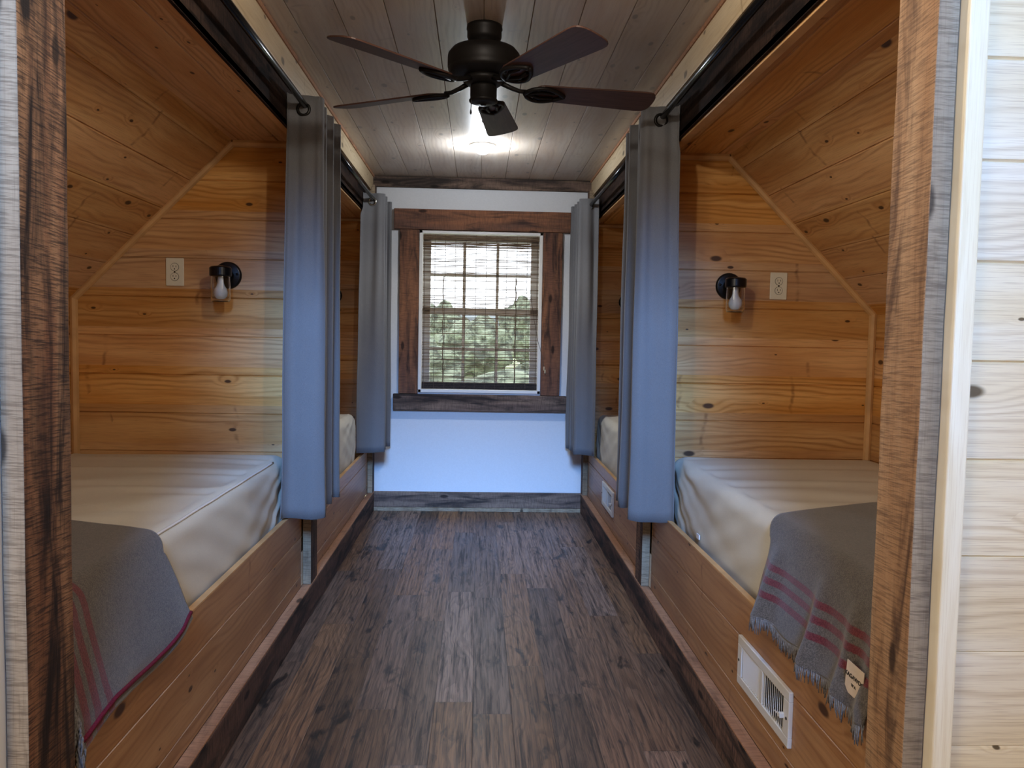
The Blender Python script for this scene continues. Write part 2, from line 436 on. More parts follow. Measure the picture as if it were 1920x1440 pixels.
# ------------------------------------------------------------------ mesh helpers
class MB:
    def __init__(self):
        self.v, self.f, self.uv = [], [], None

    def add(self, vs_, fs):
        b = len(self.v)
        self.v += [tuple(p) for p in vs_]
        self.f += [tuple(b + i for i in f) for f in fs]
        return self

    def box(self, x0, x1, y0, y1, z0, z1):
        x0, x1 = sorted((x0, x1)); y0, y1 = sorted((y0, y1)); z0, z1 = sorted((z0, z1))
        vs_ = [(x, y, z) for z in (z0, z1) for y in (y0, y1) for x in (x0, x1)]
        return self.add(vs_, [(0, 2, 3, 1), (4, 5, 7, 6), (0, 1, 5, 4), (2, 6, 7, 3), (0, 4, 6, 2), (1, 3, 7, 5)])

    def tube(self, pts, r, seg=10, cap=True):
        pts = [Vector(p) for p in pts]
        rs = r if isinstance(r, (list, tuple)) else [r] * len(pts)
        rings = []
        prev = None
        for i, p in enumerate(pts):
            d = (pts[min(i + 1, len(pts) - 1)] - pts[max(i - 1, 0)]).normalized()
            a = prev if prev is not None else (Vector((0, 0, 1)) if abs(d.z) < 0.9 else Vector((1, 0, 0)))
            a = (a - d * a.dot(d)).normalized()
            prev = a
            b = d.cross(a)
            rings.append([p + (a * math.cos(2 * PI * k / seg) + b * math.sin(2 * PI * k / seg)) * rs[i] for k in range(seg)])
        vs_ = [q for rg in rings for q in rg]
        fs = []
        for i in range(len(pts) - 1):
            for k in range(seg):
                fs.append((i * seg + k, i * seg + (k + 1) % seg, (i + 1) * seg + (k + 1) % seg, (i + 1) * seg + k))
        if cap:
            fs.append(tuple(range(seg))[::-1])
            fs.append(tuple((len(pts) - 1) * seg + k for k in range(seg)))
        return self.add(vs_, fs)

    def lathe(self, prof, origin=(0, 0, 0), axis='z', seg=32, cap=True):
        """prof: (radius, height) along the axis"""
        vs_ = []
        for r, h in prof:
            for k in range(seg):
                a = 2 * PI * k / seg
                p = (r * math.cos(a), r * math.sin(a), h)
                if axis == 'y': p = (p[0], p[2], p[1])
                if axis == 'x': p = (p[2], p[0], p[1])
                vs_.append((p[0] + origin[0], p[1] + origin[1], p[2] + origin[2]))
        fs = []
        for i in range(len(prof) - 1):
            for k in range(seg):
                fs.append((i * seg + k, i * seg + (k + 1) % seg, (i + 1) * seg + (k + 1) % seg, (i + 1) * seg + k))
        if cap:
            fs.append(tuple(range(seg))[::-1])
            fs.append(tuple((len(prof) - 1) * seg + k for k in range(seg)))
        return self.add(vs_, fs)

    def torus(self, c, R, r, axis='y', seg=24, s2=8):
        vs_, fs = [], []
        for i in range(seg):
            a = 2 * PI * i / seg
            for k in range(s2):
                b = 2 * PI * k / s2
                p = ((R + r * math.cos(b)) * math.cos(a), r * math.sin(b), (R + r * math.cos(b)) * math.sin(a))
                if axis == 'x': p = (p[1], p[0], p[2])
                vs_.append((c[0] + p[0], c[1] + p[1], c[2] + p[2]))
        for i in range(seg):
            for k in range(s2):
                fs.append((i * s2 + k, ((i + 1) % seg) * s2 + k, ((i + 1) % seg) * s2 + (k + 1) % s2, i * s2 + (k + 1) % s2))
        return self.add(vs_, fs)

    def grid(self, rows, closed=False, uvs=None):
        """rows: list of equal-length point rows"""
        nr, nc = len(rows), len(rows[0])
        fs = []
        for i in range(nr - 1):
            for j in range(nc - 1 + (1 if closed else 0)):
                fs.append((i * nc + j, i * nc + (j + 1) % nc, (i + 1) * nc + (j + 1) % nc, (i + 1) * nc + j))
        b = len(self.v)
        self.add([p for r in rows for p in r], fs)
        if uvs:
            self.uv = self.uv or {}
            for i in range(nr):
                for j in range(nc):
                    self.uv[b + i * nc + j] = uvs[i][j]
        return self

    def build(self, name, mat, parent=None, smooth=False, bevel=0.0, solid=0.0, sub=0, loc=None):
        me = bpy.data.meshes.new(name)
        vs_ = self.v
        if loc is not None:
            vs_ = [(p[0] - loc[0], p[1] - loc[1], p[2] - loc[2]) for p in self.v]
        me.from_pydata(vs_, [], self.f)
        bm = bmesh.new()
        bm.from_mesh(me)
        bmesh.ops.recalc_face_normals(bm, faces=bm.faces)
        bm.to_mesh(me)
        bm.free()
        if self.uv:
            lay = me.uv_layers.new(name='UVMap')
            for lp in me.loops:
                lay.data[lp.index].uv = self.uv.get(lp.vertex_index, (9, 9))
        if smooth:
            for p in me.polygons: p.use_smooth = True
        me.materials.append(M[mat] if isinstance(mat, str) else mat)
        o = bpy.data.objects.new(name, me)
        COL.objects.link(o)
        if loc is not None: o.location = loc
        if parent is not None: o.parent = parent
        if solid:
            s = o.modifiers.new('thickness', 'SOLIDIFY'); s.thickness = solid; s.offset = 0
        if bevel:
            b = o.modifiers.new('bevel', 'BEVEL'); b.width = bevel; b.segments = 2; b.limit_method = 'ANGLE'
        if sub:
            s = o.modifiers.new('sub', 'SUBSURF'); s.levels = sub; s.render_levels = sub
        return o


def tag(o, label=None, cat=None, group=None, kind=None):
    if label: o['label'] = label
    if cat: o['category'] = cat
    if group: o['group'] = group
    if kind: o['kind'] = kind
    return o


def struct(o, label=None):
    o['kind'] = 'structure'
    if label: o['label'] = label
    return o


def empty(name, loc, label=None, cat=None, group=None):
    o = bpy.data.objects.new(name, None)
    COL.objects.link(o)
    o.location = loc
    o.empty_display_size = 0.1
    return tag(o, label, cat, group)


def copy_tree(o, parent=None):
    c = o.copy()
    COL.objects.link(c)
    c.parent = parent
    if parent is not None:
        c.matrix_parent_inverse = o.matrix_parent_inverse.copy()
    for ch in [q for q in bpy.data.objects if q.parent == o]:
        copy_tree(ch, c)
    return c


def planks(mb, O, U, V, Nn, v0, v1, off, ua, ub, pitch=0.171, g=0.006, ch=0.004, t=0.02):
    """tongue-and-groove boards with real V grooves. ua/ub: functions v -> start/end along U."""
    O, U, V, Nn = Vector(O), Vector(U), Vector(V), Vector(Nn)
    bps = {v0: 0.0, v1: 0.0}
    k = math.ceil((v0 - off) / pitch)
    while off + k * pitch < v1:
        s = off + k * pitch
        for d, dep in ((-ch, 0.0), (0.0, -g), (ch, 0.0)):
            if v0 < s + d < v1: bps[round(s + d, 5)] = dep
        k += 1
    for f in (ua, ub):
        for s in getattr(f, 'knots', ()):
            if v0 < s < v1 and not any(abs(s - q) < 0.001 for q in bps): bps[s] = 0.0
    vv = sorted(bps)
    fr0 = [O + U * ua(v) + V * v + Nn * bps[v] for v in vv]
    fr1 = [O + U * ub(v) + V * v + Nn * bps[v] for v in vv]
    bk0 = [O + U * ua(v) + V * v - Nn * t for v in vv]
    bk1 = [O + U * ub(v) + V * v - Nn * t for v in vv]
    m = len(vv)
    vs_ = fr0 + fr1 + bk0 + bk1
    fs = []
    for i in range(m - 1):
        fs += [(i, i + 1, m + i + 1, m + i), (2 * m + i, 3 * m + i, 3 * m + i + 1, 2 * m + i + 1),
               (i, 2 * m + i, 2 * m + i + 1, i + 1), (m + i, m + i + 1, 3 * m + i + 1, 3 * m + i)]
    fs += [(0, m, 3 * m, 2 * m), (m - 1, 3 * m - 1, 4 * m - 1, 2 * m - 1)]
    return mb.add(vs_, fs)


def const(a):
    return lambda v: a


# ------------------------------------------------------------------ main dimensions
YN, YP, YF = 1.37, 3.61, 5.87          # near opening, partition face, end wall
XL, XR = -0.785, 0.810                 # bunk front planes
ZC = 2.42
Z_BUNK = 2.12
OFF_L, OFF_R = 0.067, 0.067


# --- floor, ceiling
struct(MB().box(-2.6, 2.7, -3.3, YF + 0.15, -0.05, 0.0).build('floor', 'floor'), 'dark brown rustic wood laminate floor')
mb = MB()
planks(mb, (0, 0, ZC), (0, 1, 0), (1, 0, 0), (0, 0, -1), XL - 0.05, XR + 0.05, 0.0, const(YN - 0.1), const(YF + 0.1), g=0.006, ch=0.0022)
struct(mb.build('ceiling', 'ceiling_wood'), 'greyish pine board ceiling over the passage')

# --- end wall with window opening
WX0, WX1, WZ0, WZ1 = -0.437, 0.455, 0.872, 2.043
mb = MB()
mb.box(XL - 0.02, WX0, YF, YF + 0.14, 0, ZC); mb.box(WX1, XR + 0.02, YF, YF + 0.14, 0, ZC)
mb.box(WX0, WX1, YF, YF + 0.14, 0, WZ0); mb.box(WX0, WX1, YF, YF + 0.14, WZ1, ZC)
struct(mb.build('wall_end', 'drywall'), 'white painted end wall around the window')
struct(MB().box(XL, XR, YF - 0.028, YF, 2.341, 2.418).build('trim_1', 'rs_end', bevel=0.003), 'rough dark board under the ceiling on the end wall')
struct(MB().box(XL + 0.012, XR - 0.012, YF - 0.03, YF, 0.028, 0.140).build('baseboard_end', 'rs_end', bevel=0.003), 'rough greyish brown baseboard of the end wall')
struct(MB().box(XL + 0.012, XR - 0.012, YF - 0.034, YF, 0.0, 0.027).build('baseboard_shoe', 'rs_edge', bevel=0.002), 'thin pale grey strip below the end wall baseboard')

# --- window
wn = bpy.data.objects.new('window_1', None); COL.objects.link(wn); wn.location = (0.009, YF, WZ0); wn['kind'] = 'structure'
L0 = (0.009, YF, WZ0)


def wpart(mb, name, mat, **k):
    o = mb.build(name, mat, loc=L0, **k)
    o.location = (0, 0, 0)
    o.parent = wn
    return o


mb = MB()      # white jamb liner
fw = 0.022
mb.box(WX0, WX0 + fw, YF - 0.012, YF + 0.13, WZ0, WZ1); mb.box(WX1 - fw, WX1, YF - 0.012, YF + 0.13, WZ0, WZ1)
mb.box(WX0, WX1, YF - 0.012, YF + 0.13, WZ1 - fw, WZ1); mb.box(WX0, WX1, YF - 0.012, YF + 0.13, WZ0, WZ0 + fw)
wpart(mb, 'jamb', 'white_paint', bevel=0.002)
ix0, ix1, iz0, iz1 = WX0 + fw, WX1 - fw, WZ0 + fw, WZ1 - fw
zm = (iz0 + iz1) / 2 + 0.01
for nm, za, zb, yy_ in (('upper_sash', zm - 0.02, iz1, YF + 0.10), ('lower_sash', iz0, zm + 0.02, YF + 0.07)):
    mb = MB()
    s = 0.055
    mb.box(ix0, ix0 + s, yy_, yy_ + 0.03, za, zb); mb.box(ix1 - s, ix1, yy_, yy_ + 0.03, za, zb)
    mb.box(ix0, ix1, yy_, yy_ + 0.03, zb - s * 0.8, zb); mb.box(ix0, ix1, yy_, yy_ + 0.03, za, za + s * 0.8)
    gx0, gx1, gz0, gz1 = ix0 + s, ix1 - s, za + s * 0.8, zb - s * 0.8
    for k in (1, 2):
        x = gx0 + (gx1 - gx0) * k / 3
        mb.box(x - 0.010, x + 0.010, yy_ + 0.008, yy_ + 0.022, gz0, gz1)
    zc = (gz0 + gz1) / 2
    mb.box(gx0, gx1, yy_ + 0.008, yy_ + 0.022, zc - 0.010, zc + 0.010)
    so = wpart(mb, nm, 'vinyl')
    gp = MB().box(gx0, gx1, yy_ + 0.013, yy_ + 0.016, gz0, gz1).build('glass_pane', 'pane', loc=L0)
    gp.location = (0, 0, 0); gp.parent = so
for nm, bx, mt in (('head_casing', (-0.619, 0.652, YF - 0.034, YF, WZ1 + 0.002, 2.190), 'rs_case_h'),
                   ('side_casing', (-0.577, WX0 - 0.002, YF - 0.028, YF, 0.862, WZ1), 'rs_case_v'),
                   ('side_casing', (WX1 + 0.002, 0.597, YF - 0.028, YF, 0.862, WZ1), 'rs_case_v'),
                   ('sill_board', (-0.614, 0.646, YF - 0.045, YF, 0.742, 0.860), 'rs_end')):
    wpart(MB().box(*bx), nm, mt, bevel=0.003)

# --- woven bamboo blind inside the casing
bx0, bx1 = ix0 + 0.004, ix1 - 0.003
bl = empty('bamboo_blind', (0.009, YF - 0.002, iz0), 'dark woven bamboo roller blind hanging in the end wall window', 'blind')
LB = tuple(bl.location)


def bpart(mb, name, mat, **k):
    o = mb.build(name, mat, loc=LB, **k)
    o.location = (0, 0, 0); o.parent = bl
    return o


rnd = random.Random(3)
mb = MB()
z = iz0 + 0.045
while z < iz1 - 0.012:
    r = rnd.choice((0.0012, 0.0015, 0.0018, 0.0019, 0.0024, 0.0030))
    dz = rnd.uniform(0.0056, 0.0076)
    xs = [bx0 + (bx1 - bx0) * t / 7 for t in range(8)]
    zz = [z + rnd.uniform(-0.0011, 0.0011) for _ in xs]
    mb.tube([(xs[i], YF + 0.006 + rnd.uniform(-0.001, 0.001), zz[i]) for i in range(8)], r, 5)
    z += dz
tag(bpart(mb, 'reeds', 'reed'), kind='stuff')
mb = MB()      # valance: denser reeds at the top, sagging a little
for k in range(34):
    z = iz1 - 0.006 - k * 0.0026 - (0.0 if k < 15 else 0.006)
    if 15 <= k < 20: continue
    mb.tube([(bx0 + (bx1 - bx0) * t / 5, YF - 0.004, z + rnd.uniform(-0.001, 0.001)) for t in range(6)], 0.0014, 5)
bpart(mb, 'valance', 'reed')
mb = MB()
for k in range(12):
    z = iz0 + 0.006 + k * 0.0042
    mb.tube([(bx0, YF + 0.002 + 0.003 * (k % 3), z), (bx1, YF + 0.002 + 0.003 * (k % 3), z)], 0.0026, 6)
bpart(mb, 'folded_hem', 'reed_dark')
for k in range(12):
    x = bx0 + 0.012 + (bx1 - bx0 - 0.024) * k / 11
    bpart(MB().tube([(x, YF + 0.001, iz1 - 0.004), (x, YF + 0.001, iz0 + 0.01)], 0.0017, 5), 'string', 'cord')
for x in (bx0 + 0.150, bx1 - 0.165):
    pts = [(x + rnd.uniform(-0.004, 0.004), YF + 0.014, iz0 + 0.02 + 0.8 * i / 22) for i in range(23)]
    bpart(MB().tube(pts, 0.0035, 6), 'lift_tape', 'cord')
cp = [(bx1 - 0.06, YF - 0.008, 1.62), (bx1 - 0.035, YF - 0.010, 1.45), (bx1 + 0.004, YF - 0.014, 1.25), (0.462, YF - 0.034, 1.16), (0.478, YF - 0.034, 1.07)]
co = bpart(MB().tube(cp, 0.0016, 6), 'pull_cord', 'cord')
for dx, dz in ((0.0, 0.0), (0.008, -0.022)):
    t = MB().lathe([(0.002, 0.03), (0.005, 0.026), (0.0055, 0.004), (0.003, 0.0)], (0.479 + dx, YF - 0.035, 1.045 + dz), seg=12).build('pull_knob', 'tassel', loc=LB, smooth=True)
    t.location = (0, 0, 0); t.parent = co


# ------------------------------------------------------------------ bunk alcoves, both sides
def side(s):
    """s = -1 left, +1 right. Returns nothing; builds the shell of one row of alcoves."""
    X = XL if s < 0 else XR
    fo = -s                                    # direction towards the passage
    nm = 'left' if s < 0 else 'right'
    XS = -1.085 if s < 0 else 1.108            # where the slope starts
    XK = -1.785 if s < 0 else 1.808            # knee wall
    ZK = Z_BUNK - abs(XK - XS)
    off = 0.067
    # partition faces (far end of near bunk, far end of far bunk), near ends
    zs = [0.3, ZK, Z_BUNK]

    def edge(v):
        if v <= ZK: return abs(XK)
        return abs(XS) + (Z_BUNK - v)
    edge.knots = (ZK,)
    inner = abs(X) - 0.0
    num = 2 if s < 0 else 5
    for y, dirn, tag_ in ((YP, -1, 'middle'), (YF, -1, 'far')):
        mb = MB()
        planks(mb, (0, y, 0), (s, 0, 0), (0, 0, 1), (0, dirn, 0), 0.30, Z_BUNK, 0.067 + 0.0, const(inner), edge, t=0.06)
        struct(mb.build('wall_%s_%s_partition' % (nm, tag_), 'pine_partition'), 'knotty pine partition wall of the %s %s bunk' % (nm, tag_))
    for y in (YP + 0.13, YN + 0.13):           # faces at the near ends of the bunks
        mb = MB()
        planks(mb, (0, y, 0), (s, 0, 0), (0, 0, 1), (0, 1, 0), 0.30, Z_BUNK, 0.067, const(inner), edge, t=0.06)
        struct(mb.build('wall_%s_near_face' % nm, 'pine_partition'))
    # knee wall, slope, flat
    for (ya, yb) in ((YN + 0.13, YP), (YP + 0.13, YF)):
        mb = MB()
        planks(mb, (XK, 0, 0), (0, 1, 0), (0, 0, 1), (fo, 0, 0), 0.30, ZK, 0.067, const(ya), const(yb))
        struct(mb.build('wall_%s_knee' % nm, 'pine_knee'), 'low pine knee wall behind the %s bunk' % nm)
        mb = MB()
        d = math.sqrt(0.5)
        ln = abs(XK - XS) / d
        planks(mb, (XK, 0, ZK), (0, 1, 0), (fo * d, 0, d), (fo * d, 0, -d), 0.0, ln, 0.05, const(ya), const(yb))
        struct(mb.build('ceiling_%s_slope' % nm, 'pine_slope'), 'sloping pine board ceiling over the %s bunk' % nm)
        mb = MB()
        planks(mb, (0, 0, Z_BUNK), (0, 1, 0), (s, 0, 0), (0, 0, -1), inner, abs(XS), 0.03, const(ya), const(yb))
        struct(mb.build('ceiling_%s_flat' % nm, 'pine_flat'), 'flat pine board ceiling over the %s bunk' % nm)
    # corner beading on the partitions
    for y in (YP, YF):
        mb = MB()
        r = 0.017
        mb.tube([(X + s * 0.01, y - 0.008, Z_BUNK - 0.012), (XS + fo * 0.004, y - 0.008, Z_BUNK - 0.012)], r, 8)
        mb.tube([(XS, y - 0.008, Z_BUNK - 0.010), (XK + fo * 0.012, y - 0.008, ZK)], r, 8)
        mb.tube([(XK + fo * 0.014, y - 0.008, ZK + 0.004), (XK + fo * 0.014, y - 0.008, 0.45)], r, 8)
        struct(mb.build('trim_%d' % (num), 'pine_trim', smooth=False), 'pine corner beading around the %s partition wall' % nm)
        num += 1
    # header: rough board, pine soffit edge, pine fascia with crown
    struct(MB().box(X, X + s * 0.012, YN + 0.136, YF - 0.101, Z_BUNK - 0.002, 2.299).build('beam_%s_header' % nm, 'rs_header', bevel=0.002),
           'dark rough-sawn header board over the %s bunks' % nm)
    for ya, yb in ((YN + 0.136, YP - 0.001), (YP + 0.176, YF - 0.101)):
        if s > 0 or ya > 3:
            struct(MB().box(X + s * 0.0125, X + s * 0.045, ya, yb, Z_BUNK - 0.010, Z_BUNK - 0.001).build('trim_%s_soffit' % nm, 'pine_trim', bevel=0.002))
    struct(MB().box(X + fo * 0.015, X + s * 0.04, YN, YF, 2.300, ZC).build('trim_%s_fascia' % nm, 'pine_fascia', bevel=0.002),
           'pale pine fascia above the %s header' % nm)
    mb = MB()
    xa = X + fo * 0.015
    mb.add([(xq, y, z) for y in (YN, YF) for (xq, z) in ((xa, ZC - 0.014), (xa + fo * 0.006, ZC - 0.014), (xa + fo * 0.008, ZC - 0.010), (xa + fo * 0.008, ZC), (xa, ZC))],
           [(0, 1, 6, 5), (1, 2, 7, 6), (2, 3, 8, 7), (3, 4, 9, 8), (4, 0, 5, 9), (4, 3, 2, 1, 0), (5, 6, 7, 8, 9)])
    struct(mb.build('trim_%s_crown' % nm, 'rs_ledge'))
    # baseboard with ledge cap
    XB = X + fo * 0.040
    struct(MB().box(XB, X, YN, YF, 0.0, 0.133).build('baseboard_%s' % nm, 'rs_base', bevel=0.003), 'dark rough baseboard along the %s bunks' % nm)
    struct(MB().box(XB + s * 0.001, X, YN + 0.0, YF, 0.1335, 0.141).build('trim_%s_ledge' % nm, 'rs_ledge', bevel=0.002), 'reddish ledge on top of the %s baseboard' % nm)
    # upright boards
    xe = X + fo * 0.037
    for k, (ya, yb, mt, lb) in enumerate(((YN - (0.02 if s < 0 else 0.0), YN + 0.135, 'rs_post_' + nm, 'wide rough-sawn upright board beside the camera, %s side' % nm),
                                          (YP + 0.035, YP + 0.175, 'rs_post_far', 'rough upright board between the two %s bunks' % nm),
                                          (YF - 0.10, YF - 0.001, 'rs_post_far', 'rough upright board at the end wall, %s side' % nm))):
        z0 = 0.1415 if k else 0.0
        if k == 0: xo = X + s * 0.0
        else: xo = X
        mb = MB()
        # slightly wandering sawn edges
        rr = random.Random(11 * k + (5 if s > 0 else 2))
        rows = []
        nz = 24
        z1 = 2.34 if k == 2 else Z_BUNK - 0.0025
        for i in range(nz + 1):
            z = z0 + (z1 - z0) * i / nz
            w1, w2 = rr.uniform(-0.0012, 0.0012), rr.uniform(-0.0012, 0.0012)
            rows.append([(xe, ya + w1, z), (xe + w1 * 0.4, yb + w2, z), (xo, yb + w2, z), (xo, ya + w1, z)])
        mb.grid(rows, closed=True)
        m = len(rows[0])
        mb.f.append(tuple(range(m))[::-1]); mb.f.append(tuple(nz * m + j for j in range(m)))
        o = mb.build('column_%s_board' % nm, mt, bevel=0.0025)
        o.data.materials.append(M['rs_edge'])
        for p in o.data.polygons:
            if abs(p.normal.y) > 0.7: p.material_index = 1
        struct(o, lb)
    # pine end of the partition, seen between board and bunk front
    struct(MB().box(X, X + s * 0.03, YP, YP + 0.034, 0.141, Z_BUNK).build('trim_%s_partition_edge' % nm, 'pine_jamb', bevel=0.002))
    struct(MB().box(X, X + s * 0.05, YP + 0.0345, YP + 0.1755, 0.141, Z_BUNK).build('wall_%s_partition_end' % nm, 'pine_front'))


side(-1)
side(1)

# --- bunk bases (pine board fronts with a deck behind)
for s, nm, ya, yb, zt, lb in ((-1, 'left', YN + 0.136, YP - 0.001, 0.505, 'pine board bunk base at the near left'),
                              (1, 'right', YN + 0.136, YP - 0.001, 0.520, 'pine board bunk base at the near right, floor register in its front'),
                              (-1, 'left', YP + 0.176, YF - 0.102, 0.450, 'pine board bunk base at the far left, behind the blue-grey curtain'),
                              (1, 'right', YP + 0.176, YF - 0.102, 0.460, 'pine board bunk base at the far right, small register in its front')):
    X = XL if s < 0 else XR
    e = empty('bunk_base', (X + s * 0.4, (ya + yb) / 2, 0.0), lb, 'bunk bed base', 'built-in bunk bases')
    LO = tuple(e.location)
    mb = MB()
    offs = 0.196 if s < 0 else 0.22
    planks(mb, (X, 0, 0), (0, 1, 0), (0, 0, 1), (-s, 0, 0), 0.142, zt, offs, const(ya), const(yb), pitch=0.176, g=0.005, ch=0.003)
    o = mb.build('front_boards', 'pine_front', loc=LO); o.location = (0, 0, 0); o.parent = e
    xk = (-1.775 if s < 0 else 1.798)
    o = MB().box(X + s * 0.021, xk, ya, yb, 0.36, 0.40).build('deck', 'pine_flat', loc=LO); o.location = (0, 0, 0); o.parent = e
    if s > 0:
        o = MB().box(X + s * 0.0, X + s * 0.02, ya, yb, zt + 0.0005, zt + 0.006).build('top_edge', 'pine_trim', loc=LO)
    else:
        o = MB().box(X + s * 0.0, X + s * 0.02, ya, yb, zt + 0.0005, zt + 0.006).build('top_edge', 'pine_trim', loc=LO)
    o.location = (0, 0, 0); o.parent = e


# ------------------------------------------------------------------ mattresses
def mattress(s, y0, y1, zt, zb, xf, xb, label, pull, seed):
    """rounded slab under a fitted sheet; creases run from the far front corner"""
    e = empty('mattress', ((xf + xb) / 2, (y0 + y1) / 2, zb), label, 'mattress', 'sheeted bunk mattresses')
    LO = tuple(e.location)
    W, L, H = abs(xb - xf), y1 - y0, zt - zb
    R = 0.055
    # cross-section path from bottom front, up, over the top, down the back
    sec = []
    nf, nt = 34, 70
    for i in range(nf): sec.append((0.0, (H - R) * i / (nf - 1), 'f'))
    for i in range(1, 7):
        a = PI / 2 * i / 7
        sec.append((R - R * math.cos(a), H - R + R * math.sin(a), 'c'))
    for i in range(nt): sec.append((R + (W - 2 * R) * i / (nt - 1), H, 't'))
    for i in range(1, 5):
        a = PI / 2 * i / 5
        sec.append((W - R + R * math.sin(a), H - R + R * math.cos(a), 'c'))
    sec.append((W, H - R, 'b')); sec.append((W, 0, 'b'))
    ny = 130
    rows = []
    cyr = y1 - 0.02
    for j in range(ny + 1):
        t = j / ny
        y = y0 + L * t
        d_end = min(y - y0, y1 - y)
        inset = 0.0
        if d_end < 0.09:
            q = 1 - d_end / 0.09
            inset = 0.085 * (1 - math.sqrt(max(0, 1 - q * q)))
        row = []
        for (dx, dz, kind) in sec:
            # crown of the top and corner rounding in plan
            px = dx + inset * (1 - 2 * dx / W)
            pz = dz
            if dz > H - R - 0.001 or kind in 't':
                pz -= inset * 0.55
            if kind == 't':
                pz += 0.012 * math.sin(PI * min(1, max(0, (dx - R) / (W - 2 * R)))) * math.sin(PI * t) - 0.003
            # creases
            yr = cyr - y                        # distance from the far end
            if kind == 'f' or (kind == 'c' and dx < R):
                a = math.atan2(H - dz + 0.02, yr + 0.02)
                w = noise.noise(Vector((a * 2.2, seed, (H - dz) * 1.5)))
                near = math.exp(-yr * 1.2) * 0.75 + 0.25
                amp = 0.0115 * pull * near * min(1, (H - dz) / 0.05 + 0.15)
                cr = math.sin(a * 17 + w * 5.0) * 0.5 + math.sin(a * 41 + 3 * w + 1.3) * 0.22
                # slanting swags away from the corner
                sw = math.sin((y * 0.75 + (H - dz) * -1.9) * 30 + 2.2 * noise.noise(Vector((y * 3, dz * 4, seed)))) * 0.55
                px -= amp * (cr * near + sw * (1 - near * 0.6))
                px -= 0.010 * math.sin(PI * min(1, dz / (H - R))) * (0.6 + 0.4 * math.sin(y * 5 + seed))
            elif kind == 't':
                xx = dx
                yr2 = yr + 0.10 + 0.10 * xx
                # long drawn-in creases fanning over the top
                ph = (yr2 * 34) / (1 + 0.75 * xx) - 3.6 * math.exp(-xx * 3.2)
                w = noise.noise(Vector((yr2 * 6, xx * 1.2, seed + 5)))
                fall = math.exp(-((yr - 0.55) / 0.62) ** 2) if pull > 0 else 0.3
                amp = 0.0062 * fall * min(1, xx / 0.05) * (0.35 + 0.65 * math.exp(-xx * 1.1)) * pull
                pz += amp * math.sin(ph + w * 2.6) + 0.0012 * noise.noise(Vector((xx * 5, y * 9, seed)))
            X = xf + s * px
            row.append((X, y, zb + pz))
        rows.append(row)
    mb = MB()
    mb.grid(rows)
    m = len(rows[0])
    mb.f.append(tuple(range(m))); mb.f.append(tuple(ny * m + k for k in range(m))[::-1])
    o = mb.build('fitted_sheet', 'sheet', loc=LO, smooth=True)
    o.location = (0, 0, 0); o.parent = e
    # piping along the front top edge
    pts = []
    for j in range(6, ny - 12, 2):
        pts.append(tuple(Vector(rows[j][nf + 3]) + Vector((-s * 0.0015, 0, 0.0015))))
    if pull >= 1:
        p = MB().tube(pts, 0.0042, 8).build('piping', 'sheet_piping', loc=LO, smooth=True)
        p.location = (0, 0, 0); p.parent = e
    return e


mattress(-1, YN + 0.17, YP - 0.035, 0.757, 0.402, XL - 0.042, -1.765, 'off-white sheeted mattress on the near left bunk with white corded front edge', 1.0, 1.3)
mr = mattress(1, YN + 0.17, YP - 0.03, 0.770, 0.402, XR + 0.062, 1.785, 'off-white sheeted mattress on the near right bunk, creased over its top', 0.95, 4.1)
mattress(-1, YP + 0.21, YP + 1.87, 0.752, 0.402, XL - 0.035, -1.765, 'white sheeted mattress glimpsed at the far left between two curtains', 0.6, 7.7)
mattress(1, YP + 0.21, YP + 2.08, 0.752, 0.402, XR + 0.040, 1.785, 'white sheeted mattress glimpsed at the far right between two curtains', 0.6, 2.7)
o = MB().box(-0.002, 0.002, -0.018, 0.018, -0.006, 0.012).build('care_tag', 'tag_white')
o.parent = mr
o.location = Vector((XR + 0.047, 3.02, 0.532)) - mr.location


# ------------------------------------------------------------------ blankets
def smoothstep(a, b, x):
    t = max(0, min(1, (x - a) / (b - a)))
    return t * t * (3 - 2 * t)


